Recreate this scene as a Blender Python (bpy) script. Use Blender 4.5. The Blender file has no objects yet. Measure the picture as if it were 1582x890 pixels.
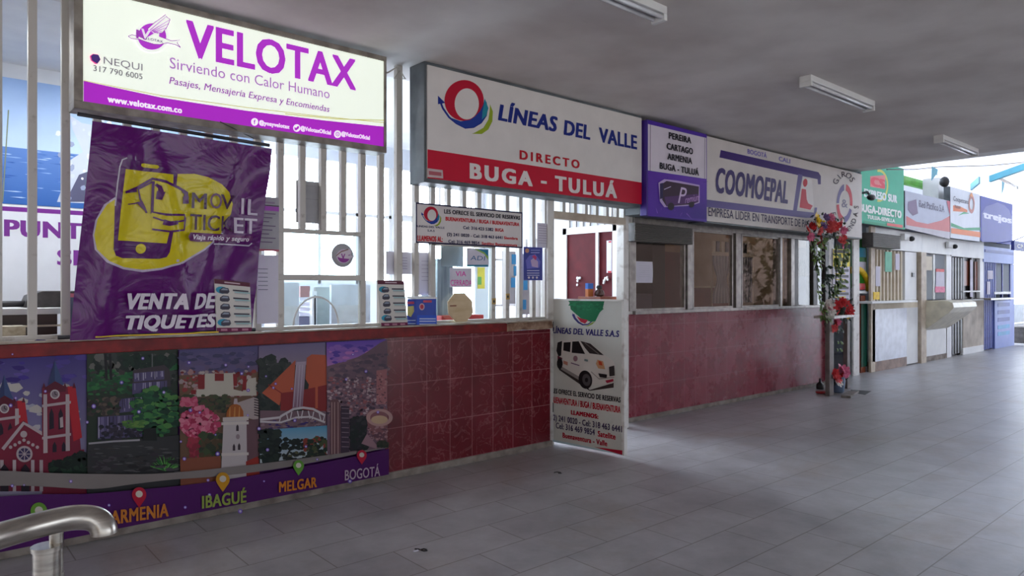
import bpy, bmesh, math, random
from mathutils import Vector, Matrix, Quaternion, noise
random.seed(7)
S = bpy.context.scene
COL = S.collection
# ------------------------------------------------------------------ camera, world, exposure
CAMZ = 1.45
YAW = math.radians(49.0)          # angle between the camera axis and the shop front (world X)
FPX = 1085.0
cd = bpy.data.cameras.new('camera'); cam = bpy.data.objects.new('camera', cd); COL.objects.link(cam)
cd.sensor_width = 36.0; cd.sensor_fit = 'HORIZONTAL'; cd.lens = FPX/1582*36; cd.clip_start = .05; cd.clip_end = 300
cam.location = (0, 0, CAMZ); cam.rotation_euler = (math.pi/2, 0, YAW-math.pi/2)
S.camera = cam
S.view_settings.view_transform = 'Standard'; S.view_settings.look = 'None'
S.view_settings.gamma = 1.0; S.view_settings.use_curve_mapping = False
S.view_settings.exposure = EXPOSURE = -0.06
W = bpy.data.worlds.new('sky'); S.world = W; W.use_nodes = True
nt = W.node_tree; nt.nodes.clear()
wo = nt.nodes.new('ShaderNodeOutputWorld'); bg = nt.nodes.new('ShaderNodeBackground')
tc = nt.nodes.new('ShaderNodeTexCoord'); sep = nt.nodes.new('ShaderNodeSeparateXYZ')
nt.links.new(tc.outputs['Generated'], sep.inputs[0])
def mth(op, a, b, clamp=False):
    n = nt.nodes.new('ShaderNodeMath'); n.operation = op; n.use_clamp = clamp
    for i, v in enumerate((a, b)):
        if isinstance(v, (int, float)): n.inputs[i].default_value = v
        else: nt.links.new(v, n.inputs[i])
    return n.outputs[0]
SKY_BASE, SKY_Y, SKY_X = 1.7, 55.0, 3.8      # the bright side of the sky lies behind the offices and down the hall
yy = mth('MULTIPLY', mth('POWER', mth('MAXIMUM', sep.outputs[1], 0.0), 5.0), SKY_Y)
xx = mth('MULTIPLY', mth('MAXIMUM', sep.outputs[0], 0.0), SKY_X)
nt.links.new(mth('ADD', mth('ADD', yy, xx), SKY_BASE), bg.inputs['Strength'])
bg.inputs['Color'].default_value = (.77, .86, 1.0, 1)
nt.links.new(bg.outputs[0], wo.inputs[0])
# afternoon sun on the unseen apron added behind the camera: it only reaches the apron, the hall gets its bounce
sl = bpy.data.lights.new('sun', 'SUN'); sun = bpy.data.objects.new('sun', sl); COL.objects.link(sun)
sl.energy = SUN = 9.5; sl.angle = .02; sl.color = (1.0, .93, .84)
sun.rotation_euler = Vector((.25, 1.0, -1.25)).to_track_quat('-Z', 'Y').to_euler()

# ------------------------------------------------------------------ pixel helpers (frame 1582x890)
FX, FY, RX, RY = math.cos(YAW), math.sin(YAW), math.sin(YAW), -math.cos(YAW)
CAM = Vector((0, 0, CAMZ))
def ray(u, v):
    d = u-791.0
    return Vector((FX*FPX+RX*d, FY*FPX+RY*d, 445.0-v))
def on_y(u, v, Y):
    r = ray(u, v); return CAM+r*(Y/r.y)
def X_(u, Y):
    r = ray(u, 445); return Y*r.x/r.y
def Z_(u, v, Y):
    r = ray(u, v); return CAMZ+r.z*Y/r.y
def at_depth(u, v, d):
    return CAM+ray(u, v)*(d/FPX)
def floor_pt(u, v, z=0):
    r = ray(u, v); return CAM+r*((CAMZ-z)/-r.z)

# ------------------------------------------------------------------ materials
def lin(c):
    o = []
    for v in c[:3]:
        v = v/255.0
        o.append(v/12.92 if v <= .04045 else ((v+.055)/1.055)**2.4)
    return (o[0], o[1], o[2], 1)
def nodes_of(name):
    m = bpy.data.materials.new(name); m.use_nodes = True
    n = m.node_tree; return m, n, n.nodes['Principled BSDF']
def add(n, t, **kw):
    x = n.nodes.new(t)
    for k, v in kw.items(): setattr(x, k, v)
    return x
def mat(name, c, rough=.5, metal=0, c2=None, scale=6, bump=0, bscale=60, spec=.5, stretch=(1,1,1), detail=4, contrast=(.35,.65)):
    m, n, p = nodes_of(name)
    p.inputs['Base Color'].default_value = lin(c); p.inputs['Roughness'].default_value = rough
    p.inputs['Metallic'].default_value = metal; p.inputs['Specular IOR Level'].default_value = spec
    t = add(n, 'ShaderNodeTexCoord'); mp = add(n, 'ShaderNodeMapping'); mp.inputs['Scale'].default_value = stretch
    n.links.new(t.outputs['Object'], mp.inputs[0])
    if c2 is None: c2 = tuple(max(0, v*.9) for v in c)
    nz = add(n, 'ShaderNodeTexNoise'); nz.inputs['Scale'].default_value = scale; nz.inputs['Detail'].default_value = detail
    n.links.new(mp.outputs[0], nz.inputs['Vector'])
    r = add(n, 'ShaderNodeValToRGB'); r.color_ramp.elements[0].position, r.color_ramp.elements[1].position = contrast
    r.color_ramp.elements[0].color = lin(c2); r.color_ramp.elements[1].color = lin(c)
    n.links.new(nz.outputs['Fac'], r.inputs[0]); n.links.new(r.outputs[0], p.inputs['Base Color'])
    if bump:
        b = add(n, 'ShaderNodeBump'); b.inputs['Strength'].default_value = bump; b.inputs['Distance'].default_value = .01
        n2 = add(n, 'ShaderNodeTexNoise'); n2.inputs['Scale'].default_value = bscale
        n.links.new(mp.outputs[0], n2.inputs['Vector']); n.links.new(n2.outputs['Fac'], b.inputs['Height']); n.links.new(b.outputs[0], p.inputs['Normal'])
    return m
def print_mat(name, rough=.4, emit=0, spec=.5, dirt=.08, bump=0, coat=0):
    m, n, p = nodes_of(name)
    a = add(n, 'ShaderNodeAttribute', attribute_name='Col')
    p.inputs['Roughness'].default_value = rough; p.inputs['Specular IOR Level'].default_value = spec
    t = add(n, 'ShaderNodeTexCoord'); nz = add(n, 'ShaderNodeTexNoise'); nz.inputs['Scale'].default_value = 5; nz.inputs['Detail'].default_value = 6
    n.links.new(t.outputs['Object'], nz.inputs['Vector'])
    r = add(n, 'ShaderNodeMapRange'); r.inputs['To Min'].default_value = 1-dirt*2; r.inputs['To Max'].default_value = 1.0+dirt*.4
    n.links.new(nz.outputs['Fac'], r.inputs['Value'])
    x = add(n, 'ShaderNodeMix', data_type='RGBA', blend_type='MULTIPLY'); x.inputs['Factor'].default_value = 1
    n.links.new(a.outputs['Color'], x.inputs['A']); n.links.new(r.outputs[0], x.inputs['B']); n.links.new(x.outputs['Result'], p.inputs['Base Color'])
    if coat: p.inputs['Coat Weight'].default_value = coat; p.inputs['Coat Roughness'].default_value = .12
    if emit:
        n.links.new(a.outputs['Color'], p.inputs['Emission Color']); p.inputs['Emission Strength'].default_value = emit
    if bump:
        b = add(n, 'ShaderNodeBump'); b.inputs['Strength'].default_value = bump; b.inputs['Distance'].default_value = .02
        n2 = add(n, 'ShaderNodeTexNoise'); n2.inputs['Scale'].default_value = 5; n2.inputs['Distortion'].default_value = 1.5; n2.inputs['Detail'].default_value = 3
        n.links.new(t.outputs['Object'], n2.inputs['Vector']); n.links.new(n2.outputs['Fac'], b.inputs['Height']); n.links.new(b.outputs[0], p.inputs['Normal'])
    return m
def glass_mat(name, tint=(225,232,232), refl=.09):
    m, n, p = nodes_of(name); n.nodes.remove(p)
    o = n.nodes['Material Output']
    tr = add(n, 'ShaderNodeBsdfTransparent'); tr.inputs[0].default_value = lin(tint)
    gl = add(n, 'ShaderNodeBsdfGlossy'); gl.inputs['Roughness'].default_value = .02
    lw = add(n, 'ShaderNodeLayerWeight'); pw = add(n, 'ShaderNodeMath', operation='POWER'); pw.inputs[1].default_value = 5
    n.links.new(lw.outputs['Facing'], pw.inputs[0])
    ad = add(n, 'ShaderNodeMath', operation='ADD'); ad.use_clamp = True; ad.inputs[1].default_value = refl+.04
    n.links.new(pw.outputs[0], ad.inputs[0])
    mx = add(n, 'ShaderNodeMixShader'); n.links.new(ad.outputs[0], mx.inputs[0]); n.links.new(tr.outputs[0], mx.inputs[1]); n.links.new(gl.outputs[0], mx.inputs[2])
    n.links.new(mx.outputs[0], o.inputs[0]); return m
def trans_mat(name, c, f=.6):
    m, n, p = nodes_of(name); n.nodes.remove(p)
    o = n.nodes['Material Output']
    d = add(n, 'ShaderNodeBsdfDiffuse'); d.inputs[0].default_value = lin(c)
    t = add(n, 'ShaderNodeBsdfTranslucent'); t.inputs[0].default_value = lin(c)
    mx = add(n, 'ShaderNodeMixShader'); mx.inputs[0].default_value = f
    n.links.new(d.outputs[0], mx.inputs[1]); n.links.new(t.outputs[0], mx.inputs[2]); n.links.new(mx.outputs[0], o.inputs[0]); return m
def tile_mat(name, c, c2, joint, w, h, axis='xz', rough=.22, veins=None, jw=.004, off=(0,0), rowoff=0, vein_amt=.35, stain=None, bumpy=.25):
    """glazed or floor tile: brick pattern in object space on the chosen pair of axes"""
    m, n, p = nodes_of(name)
    t = add(n, 'ShaderNodeTexCoord'); sp = add(n, 'ShaderNodeSeparateXYZ'); cb = add(n, 'ShaderNodeCombineXYZ')
    n.links.new(t.outputs['Object'], sp.inputs[0])
    n.links.new(sp.outputs['XYZ'.index(axis[0].upper())], cb.inputs[0]); n.links.new(sp.outputs['XYZ'.index(axis[1].upper())], cb.inputs[1])
    mp = add(n, 'ShaderNodeMapping'); mp.inputs['Location'].default_value = (off[0], off[1], 0); n.links.new(cb.outputs[0], mp.inputs[0])
    br = add(n, 'ShaderNodeTexBrick'); br.offset = rowoff; br.squash = 1.0
    br.inputs['Scale'].default_value = 1; br.inputs['Brick Width'].default_value = w; br.inputs['Row Height'].default_value = h
    br.inputs['Mortar Size'].default_value = jw; br.inputs['Mortar Smooth'].default_value = .3; br.inputs['Bias'].default_value = 0
    br.inputs['Color1'].default_value = lin(c); br.inputs['Color2'].default_value = lin(c2); br.inputs['Mortar'].default_value = lin(joint)
    n.links.new(mp.outputs[0], br.inputs['Vector'])
    nz = add(n, 'ShaderNodeTexNoise'); nz.inputs['Scale'].default_value = 3.0; nz.inputs['Detail'].default_value = 8; nz.inputs['Roughness'].default_value = .65
    n.links.new(t.outputs['Object'], nz.inputs['Vector'])
    mr = add(n, 'ShaderNodeMapRange'); mr.inputs['From Min'].default_value = .3; mr.inputs['From Max'].default_value = .7; mr.inputs['To Min'].default_value = .72; mr.inputs['To Max'].default_value = 1.12
    n.links.new(nz.outputs['Fac'], mr.inputs['Value'])
    x = add(n, 'ShaderNodeMix', data_type='RGBA', blend_type='MULTIPLY'); x.inputs['Factor'].default_value = 1
    n.links.new(br.outputs['Color'], x.inputs['A']); n.links.new(mr.outputs[0], x.inputs['B'])
    out = x.outputs['Result']
    if veins:
        v = add(n, 'ShaderNodeTexNoise'); v.inputs['Scale'].default_value = 5.5; v.inputs['Detail'].default_value = 5; v.inputs['Distortion'].default_value = 1.6
        n.links.new(t.outputs['Object'], v.inputs['Vector'])
        r = add(n, 'ShaderNodeValToRGB'); e = r.color_ramp.elements
        e[0].position = .478; e[0].color = (0,0,0,1); e[1].position = .5; e[1].color = (1,1,1,1); q = e.new(.522); q.color = (0,0,0,1)
        n.links.new(v.outputs['Fac'], r.inputs[0])
        ml = add(n, 'ShaderNodeMath', operation='MULTIPLY'); ml.inputs[1].default_value = vein_amt; n.links.new(r.outputs[0], ml.inputs[0])
        y = add(n, 'ShaderNodeMix', data_type='RGBA'); n.links.new(ml.outputs[0], y.inputs['Factor']); n.links.new(out, y.inputs['A']); y.inputs['B'].default_value = lin(veins)
        out = y.outputs['Result']
    if stain:
        v = add(n, 'ShaderNodeTexNoise'); v.inputs['Scale'].default_value = .9; v.inputs['Detail'].default_value = 9; v.inputs['Roughness'].default_value = .7; v.inputs['Distortion'].default_value = .6
        n.links.new(t.outputs['Object'], v.inputs['Vector'])
        r = add(n, 'ShaderNodeValToRGB'); r.color_ramp.elements[0].position = .52; r.color_ramp.elements[1].position = .78
        n.links.new(v.outputs['Fac'], r.inputs[0])
        ml = add(n, 'ShaderNodeMath', operation='MULTIPLY'); ml.inputs[1].default_value = .55; n.links.new(r.outputs[0], ml.inputs[0])
        y = add(n, 'ShaderNodeMix', data_type='RGBA'); n.links.new(ml.outputs[0], y.inputs['Factor']); n.links.new(out, y.inputs['A']); y.inputs['B'].default_value = lin(stain)
        out = y.outputs['Result']
    n.links.new(out, p.inputs['Base Color'])
    rr = add(n, 'ShaderNodeMapRange'); rr.inputs['To Min'].default_value = rough*.75; rr.inputs['To Max'].default_value = rough*1.35
    n.links.new(nz.outputs['Fac'], rr.inputs['Value']); n.links.new(rr.outputs[0], p.inputs['Roughness'])
    b = add(n, 'ShaderNodeBump'); b.inputs['Strength'].default_value = bumpy; b.inputs['Distance'].default_value = .004; b.invert = True
    n.links.new(br.outputs['Fac'], b.inputs['Height']); n.links.new(b.outputs[0], p.inputs['Normal'])
    return m

# ------------------------------------------------------------------ object helpers
ORG = {}
def settle(o, label=None, cat=None, group=None, kind=None):
    if label: o['label'] = label
    if cat: o['category'] = cat
    if group: o['group'] = group
    if kind: o['kind'] = kind
    return o
def thing(name, label, cat, loc=(0,0,0), group=None):
    o = bpy.data.objects.new(name, None); COL.objects.link(o); o.empty_display_size = .05
    o.location = loc; ORG[o] = Vector(loc)
    return settle(o, label, cat, group)
def place(name, me, parent=None, org=None):
    o = bpy.data.objects.new(name, me); COL.objects.link(o); me.name = name
    if parent: o.parent = parent; o.location = org-ORG[parent]
    else: o.location = org
    ORG[o] = Vector(org)
    return o
class MB:
    """collects world-space shapes; build() links them as ONE mesh object"""
    def __init__(s): s.b = bmesh.new()
    def box(s, x0, x1, y0, y1, z0, z1, rot=None, c=None):
        x0, x1 = min(x0,x1), max(x0,x1); y0, y1 = min(y0,y1), max(y0,y1); z0, z1 = min(z0,z1), max(z0,z1)
        v = [s.b.verts.new(p) for p in ((x0,y0,z0),(x1,y0,z0),(x1,y1,z0),(x0,y1,z0),(x0,y0,z1),(x1,y0,z1),(x1,y1,z1),(x0,y1,z1))]
        for f in ((3,2,1,0),(4,5,6,7),(0,1,5,4),(1,2,6,5),(2,3,7,6),(3,0,4,7)): s.b.faces.new([v[i] for i in f])
        if rot:
            c = Vector(c or ((x0+x1)/2,(y0+y1)/2,(z0+z1)/2)); bmesh.ops.rotate(s.b, verts=v, cent=c, matrix=rot)
        return s
    def prism(s, pts, d):
        """closed outline of 3-D points swept by the vector d"""
        d = Vector(d); a = [s.b.verts.new(p) for p in pts]; b = [s.b.verts.new(Vector(p)+d) for p in pts]; n = len(a)
        s.b.faces.new(a); s.b.faces.new(b[::-1])
        for i in range(n): s.b.faces.new((a[i], b[i], b[(i+1)%n], a[(i+1)%n]))
        return s
    def tube(s, pts, r, n=10, cap=True, radii=None):
        pts = [Vector(p) for p in pts]; rings = []; up = None
        for i, p in enumerate(pts):
            t = (pts[min(i+1,len(pts)-1)]-pts[max(i-1,0)]).normalized()
            if up is None: up = t.orthogonal().normalized()
            up = (up-t*up.dot(t)).normalized(); w = t.cross(up); rr = radii[i] if radii else r
            rings.append([s.b.verts.new(p+(up*math.cos(a)+w*math.sin(a))*rr) for a in [2*math.pi*k/n for k in range(n)]])
        for a, b in zip(rings, rings[1:]):
            for k in range(n): s.b.faces.new((a[k], a[(k+1)%n], b[(k+1)%n], b[k]))
        if cap: s.b.faces.new(rings[0][::-1]); s.b.faces.new(rings[-1])
        return s
    def lathe(s, prof, c, n=20):
        c = Vector(c); rings = []
        for r, z in prof:
            rings.append([s.b.verts.new(c+Vector((r*math.cos(a), r*math.sin(a), z))) for a in [2*math.pi*k/n for k in range(n)]])
        for a, b in zip(rings, rings[1:]):
            for k in range(n): s.b.faces.new((a[k], a[(k+1)%n], b[(k+1)%n], b[k]))
        s.b.faces.new(rings[0][::-1]); s.b.faces.new(rings[-1]); return s
    def blob(s, c, r, sc=(1,1,1), amp=.25, sub=2, seed=0):
        q = bmesh.ops.create_icosphere(s.b, subdivisions=sub, radius=1)
        for v in q['verts']:
            k = 1+amp*noise.noise(v.co*2+Vector((seed,0,0))); v.co = Vector(c)+Vector((v.co.x*sc[0], v.co.y*sc[1], v.co.z*sc[2]))*r*k
        return s
    def quad(s, a, b, c, d):
        s.b.faces.new([s.b.verts.new(p) for p in (a,b,c,d)]); return s
    def build(s, name, m, parent=None, bevel=0, smooth=False, seg=2, **tags):
        bm = s.b; bmesh.ops.recalc_face_normals(bm, faces=bm.faces[:])
        if bevel:
            es = [e for e in bm.edges if len(e.link_faces) == 2 and e.calc_face_angle(0) > .6]
            bmesh.ops.bevel(bm, geom=es, offset=bevel, segments=seg, affect='EDGES', profile=.6, clamp_overlap=True)
        lo = Vector((min(v.co.x for v in bm.verts), min(v.co.y for v in bm.verts), min(v.co.z for v in bm.verts)))
        hi = Vector((max(v.co.x for v in bm.verts), max(v.co.y for v in bm.verts), max(v.co.z for v in bm.verts)))
        org = Vector(((lo.x+hi.x)/2, (lo.y+hi.y)/2, lo.z))
        bmesh.ops.translate(bm, verts=bm.verts[:], vec=-org)
        me = bpy.data.meshes.new(name); bm.to_mesh(me); bm.free()
        if smooth:
            for p in me.polygons: p.use_smooth = True
            if smooth is not True: me.set_sharp_from_angle(angle=smooth)
        me.materials.append(m)
        o = place(name, me, parent, org)
        return settle(o, **tags)
def box(name, m, x0, x1, y0, y1, z0, z1, parent=None, bevel=0, **tags):
    return MB().box(x0,x1,y0,y1,z0,z1).build(name, m, parent, bevel, **tags)
def struct(name, m, x0, x1, y0, y1, z0, z1, parent=None, bevel=0):
    return box(name, m, x0, x1, y0, y1, z0, z1, parent, bevel, kind=None if parent else 'structure')
def copy_tree(o, dloc=None, parent=None):
    c = o.copy(); COL.objects.link(c); c.parent = parent
    if dloc is not None: c.location = o.location+Vector(dloc)
    for ch in [k for k in bpy.data.objects if k.parent == o]: copy_tree(ch, None, c)
    return c

# ------------------------------------------------------------------ printed artwork
_font = {}
def glyphs(txt, bold, shear, track=1.0):
    k = (txt, bold, shear, track)
    if k not in _font:
        cu = bpy.data.curves.new('lettering', 'FONT'); cu.body = txt; cu.size = 1; cu.offset = bold; cu.shear = shear; cu.resolution_u = 3; cu.space_character = track
        o = bpy.data.objects.new('lettering', cu); me = o.to_mesh()
        vs = [(v.co.x, v.co.y) for v in me.vertices]; fs = [tuple(p.vertices) for p in me.polygons]
        o.to_mesh_clear(); bpy.data.objects.remove(o); bpy.data.curves.remove(cu)
        _font[k] = (vs, fs)
    return _font[k]
_cap = {}
def cap_height(bold):
    if bold not in _cap:
        vs, _ = glyphs('H', bold, 0); _cap[bold] = max(v[1] for v in vs)
    return _cap[bold]
class Plane:
    def __init__(s, o, ax, up=(0,0,1)):
        s.o = Vector(o); s.ax = Vector(ax).normalized(); s.up = Vector(up).normalized(); s.n = s.ax.cross(s.up).normalized()
        if s.n.dot(CAM-s.o) < 0: s.n = -s.n
    def m(s, u, v):
        r = ray(u, v); t = (s.o-CAM).dot(s.n)/r.dot(s.n); p = CAM+r*t-s.o
        return (p.dot(s.ax), p.dot(s.up))
    def w(s, a, b, d=0): return s.o+s.ax*a+s.up*b+s.n*d
def YP(Y): return Plane((0,Y,0), (1,0,0))
class Art:
    """flat printing on a plane: polygons with their own ink colour, stacked in thin layers; one mesh per part name"""
    def __init__(s, plane, base=.0006, step=.00025, zoom=None):
        s.p = plane; s.items = []; s.d = base; s.step = step; s.name = 'printed_picture'; s.z = zoom or (0,0,1); s.tone = 1.0
    def part(s, name): s.name = name; return s
    def view(s, x0=0, y0=0, k=1): s.z = (x0,y0,k); return s
    def M(s, q): return s.p.m(s.z[0]+q[0]*s.z[2], s.z[1]+q[1]*s.z[2])
    def raw(s, pts, cols, lay=None):
        if lay is None: s.d += s.step; lay = s.d
        s.items.append((s.name, pts, cols, lay))
    def poly(s, pts, c): s.raw([s.M(q) for q in pts], c); return s
    def rect(s, x0, y0, x1, y1, c): return s.poly(((x0,y0),(x1,y0),(x1,y1),(x0,y1)), c)
    def lrect(s, a0, b0, a1, b1, c): s.raw([(a0,b0),(a1,b0),(a1,b1),(a0,b1)], c); return s
    def grad(s, pts, cols): s.raw([s.M(q) for q in pts], list(cols)); return s
    def ell(s, cx, cy, rx, ry, c, rot=0, n=28, a0=0, a1=360):
        k = math.radians(rot); q = []
        m = n if a1-a0 >= 360 else n+1
        for i in range(m):
            a = math.radians(a0+(a1-a0)*i/n); x, y = rx*math.cos(a), ry*math.sin(a)
            q.append((cx+x*math.cos(k)-y*math.sin(k), cy+x*math.sin(k)+y*math.cos(k)))
        return s.poly(q, c)
    def ring(s, cx, cy, rx, ry, w0, w1, c, a0=0, a1=360, n=32, rot=0):
        """elliptic band whose width runs from w0 to w1 (fractions of the radius)"""
        s.d += s.step; k = math.radians(rot)
        def pt(a, f):
            x, y = rx*f*math.cos(a), ry*f*math.sin(a); return s.M((cx+x*math.cos(k)-y*math.sin(k), cy+x*math.sin(k)+y*math.cos(k)))
        for i in range(n):
            a, b = (math.radians(a0+(a1-a0)*j/n) for j in (i, i+1)); wa, wb = (w0+(w1-w0)*j/n for j in (i, i+1))
            s.raw([pt(a,1), pt(b,1), pt(b,1-wb), pt(a,1-wa)], c, s.d)
        return s
    def line(s, pts, w, c, w1=None):
        s.d += s.step
        q = [Vector(p) for p in pts]; n = len(q); L = []; R = []
        for i, p in enumerate(q):
            t = (q[min(i+1,n-1)]-q[max(i-1,0)]).normalized(); o = Vector((-t.y, t.x)); ww = (w+((w if w1 is None else w1)-w)*i/max(1,n-1))/2
            L.append(p+o*ww); R.append(p-o*ww)
        for i in range(n-1): s.raw([s.M(L[i]), s.M(L[i+1]), s.M(R[i+1]), s.M(R[i])], c, s.d+i*4e-6)
        return s
    def specks(s, n, x0, y0, x1, y1, r, cols, seed=0, sq=1.0, inside=None, k=6):
        g = random.Random(seed); base = s.d+s.step
        for i in range(n):
            for _ in range(20):
                x, y = g.uniform(x0,x1), g.uniform(y0,y1)
                if inside is None or inside(x, y): break
            rr = r*g.uniform(.5,1.3); ph = g.uniform(0,6.28)
            pts = [s.M((x+rr*g.uniform(.6,1)*math.cos(ph+6.283*j/k), y+rr*sq*g.uniform(.6,1)*math.sin(ph+6.283*j/k))) for j in range(k)]
            s.raw(pts, g.choice(cols), base+(i%60)*9e-6)
        s.d = base+60*9e-6
        return s
    def text(s, txt, a, b, h, c, bold=.0, shear=0, flat=True, track=0):
        """baseline from picture point a to b, capital height h (picture units at a)"""
        if bold >= .018: bold *= 1.55
        vs, fs = glyphs(txt, 0, shear, track or 1+1.6*max(0, bold))
        x0, x1 = min(v[0] for v in vs)-max(bold,0), max(v[0] for v in vs)+max(bold,0)
        A, B, T = Vector(s.M(a)), Vector(s.M(b)), Vector(s.M((a[0], a[1]-h)))
        H = (T-A).length/(cap_height(0)+max(bold,0)*.9); D = B-A
        if flat: A = Vector((A.x, (A.y+B.y)/2)); D = Vector((D.x, 0))
        up = T-Vector(s.M(a)); up.normalize()
        s.d += s.step
        nm = s.name
        if nm == 'lettering': s.k = getattr(s, 'k', 0)+1; s.name = 'lettering#%d' % s.k
        for j, (dx, dy) in enumerate(((-1,.9),(1,.9),(-1,0),(1,0),(0,.45)) if bold > 0 else ((0,0),)):
            P = [A+D*((v[0]+dx*bold-x0)/(x1-x0))+up*((v[1]+dy*bold)*H) for v in vs]
            for f in fs: s.raw([tuple(P[i]) for i in f], c, s.d+j*2e-6)
        s.name = nm
        return s
    def arctext(s, txt, cx, cy, rx, ry, a0, a1, h, c, bold=.02):
        """letters set one by one round an ellipse (picture units, degrees, clockwise from the right)"""
        s.d += s.step; n = len(txt)
        for i, ch in enumerate(txt):
            if ch == ' ': continue
            a = math.radians(a0+(a1-a0)*(i+.5)/n); vs, fs = glyphs(ch, 0, 0)
            x0, x1 = min(v[0] for v in vs), max(v[0] for v in vs); k = h/cap_height(0)
            o = Vector((cx+rx*math.cos(a), cy+ry*math.sin(a))); t = Vector((-rx*math.sin(a), ry*math.cos(a))).normalized(); u = Vector((t.y, -t.x))
            if a1 < a0: t, u = -t, -u
            for dx in (-bold, bold):
                P = [s.M(o+t*((v[0]-(x0+x1)/2+dx)*k)+u*(v[1]*k)) for v in vs]
                for f in fs: s.raw([P[j] for j in f], c, s.d)
        return s
    def build(s, m, parent, warp=None, grid=.025, names=None):
        out = {}
        for nm in dict.fromkeys(i[0] for i in s.items):
            bm = bmesh.new(); col = bm.loops.layers.float_color.new('Col'); lay = bm.verts.layers.float.new('lay')
            for name, pts, cs, d in s.items:
                if name != nm: continue
                vv = [bm.verts.new((q[0], q[1], 0)) for q in pts]
                for v in vv: v[lay] = d
                try: f = bm.faces.new(vv)
                except ValueError: continue
                many = isinstance(cs, list)
                for i, l in enumerate(f.loops): l[col] = lin([v*s.tone for v in (cs[i] if many else cs)])
            if warp:
                for k in (0, 1):
                    a = min(v.co[k] for v in bm.verts); b = max(v.co[k] for v in bm.verts); g = math.ceil(a/grid)*grid+1e-5
                    while g < b:
                        bmesh.ops.bisect_plane(bm, geom=bm.verts[:]+bm.edges[:]+bm.faces[:], plane_co=(g if k == 0 else 0, g if k == 1 else 0, 0), plane_no=(1,0,0) if k == 0 else (0,1,0), dist=1e-7)
                        g += grid
            for v in bm.verts:
                a, b = v.co.x, v.co.y
                d = v[lay]
                if warp: a, b, e = warp(a, b); d += e
                v.co = s.p.w(a, b, d)
            for f in bm.faces:
                f.normal_update()
                if f.normal.dot(s.p.n) < 0: f.normal_flip()
            org = sum((v.co for v in bm.verts), Vector())/len(bm.verts)
            bmesh.ops.translate(bm, verts=bm.verts[:], vec=-org)
            real = nm.split('#')[0]; me = bpy.data.meshes.new(real); bm.to_mesh(me); bm.free(); me.materials.append(m)
            if warp:
                for p in me.polygons: p.use_smooth = True
            first = next(iter(out.values()), None) if out and next(iter(out)) in ('printed_face', 'printed_picture', 'banner_sheet') else None
            out[nm] = place(real, me, first or parent, org)
        return out
WHITE = (238,236,230); PURPLE = (92,20,118); RED = (196,24,48); NAVY = (34,38,120); BLACK = (24,22,26)
# ================================================================== SETTING
CEIL = 3.18
Y1, Y2, YK = 4.62, 4.88, 5.10         # faces of the two tiled half walls and of the far kiosks
M = {}
M['floor'] = tile_mat('floor_tile', (178,176,178), (170,168,171), (128,122,118), .67, .335, 'xy', rough=.34, jw=.004, off=(.05,.0), rowoff=.5, stain=(138,112,82), bumpy=.12)
M['ceiling'] = mat('painted_plaster_ceiling', (222,217,214), .85, c2=(198,191,188), scale=1.3, bump=.12, bscale=14, detail=8)
M['wall_tile'] = tile_mat('dark_red_marbled_tile', (112,24,36), (104,22,33), (158,92,98), .225, .33, 'xz', rough=.2, veins=(176,104,108), jw=.0034, vein_amt=.34, off=(.113,0))
M['wall_tile_far'] = tile_mat('faded_red_tile', (132,40,58), (126,37,54), (164,104,112), .225, .33, 'xz', rough=.26, veins=(170,104,112), jw=.003, vein_amt=.25, off=(.1,0))
M['skirt'] = mat('pale_mortar_skirting', (150,140,130), .8, c2=(112,100,92), scale=9, bump=.3)
M['white'] = mat('white_paint', (228,228,226), .5, c2=(218,218,218), scale=4)
M['white_dirty'] = mat('worn_white_paint', (216,212,206), .5, c2=(150,136,124), scale=11, contrast=(.2,.46), detail=8)
M['grille'] = mat('white_enamelled_steel', (192,186,178), .45, c2=(140,128,116), scale=14, contrast=(.2,.4), detail=6)
M['office'] = mat('office_wall_paint', (222,226,232), .7, c2=(210,214,222), scale=2)
M['alu'] = mat('aluminium', (172,166,160), .38, metal=.6, c2=(140,134,130), scale=12)
M['dark_alu'] = mat('dark_aluminium', (88,84,82), .45, metal=.4, c2=(66,62,62), scale=10)
M['glass'] = glass_mat('window_glass', (240,246,246), 0)
M['glass_dim'] = glass_mat('tinted_window_glass', (240,236,232), .02)
M['frosted'] = trans_mat('frosted_glass', (240,244,248), .75)
M['maroon'] = mat('maroon_steel', (90,20,28), .7, c2=(76,16,24), scale=5, spec=.15)
M['wood'] = mat('orange_brown_wood', (150,78,48), .4, c2=(104,48,30), scale=4, stretch=(1,1,.12), detail=8)
M['dark'] = mat('dark_plastic', (44,42,44), .45)
M['cream'] = mat('cream_paint', (216,204,182), .6, c2=(200,186,162), scale=4)
M['black'] = mat('black_plastic', (20,20,22), .4)
M['beige'] = mat('beige_paint', (204,190,170), .55, c2=(176,158,138), scale=7)
M['roofsheet'] = trans_mat('translucent_roof_sheet', (236,238,242), .26)

M['apron'] = mat('pale_bounce_concrete', (196,190,180), .9, c2=(170,164,154), scale=.6)
# floor, ceiling and hall
struct('floor', M['floor'], -9, 44, -12, 16, -.2, 0)
struct('ceiling', M['ceiling'], -9, 10.45, -9.0, 5.0, CEIL, CEIL+.3)
struct('wall_left', M['beige'], -9.2, -9, -9, 9, 0, 3.5)
M['opp'] = mat('dark_unseen_wall', (92,70,60), .8)
struct('wall_unseen_opposite', M['opp'], 12, 38, -9.7, -9.5, 0, 6.3)  # unseen wall added so the window panes mirror less bright sky
struct('floor_bounce_apron', M['apron'], -30, 44, -45, -12, -.2, -.01)  # unseen pale ground added to bounce sunlight up to the ceiling
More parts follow.
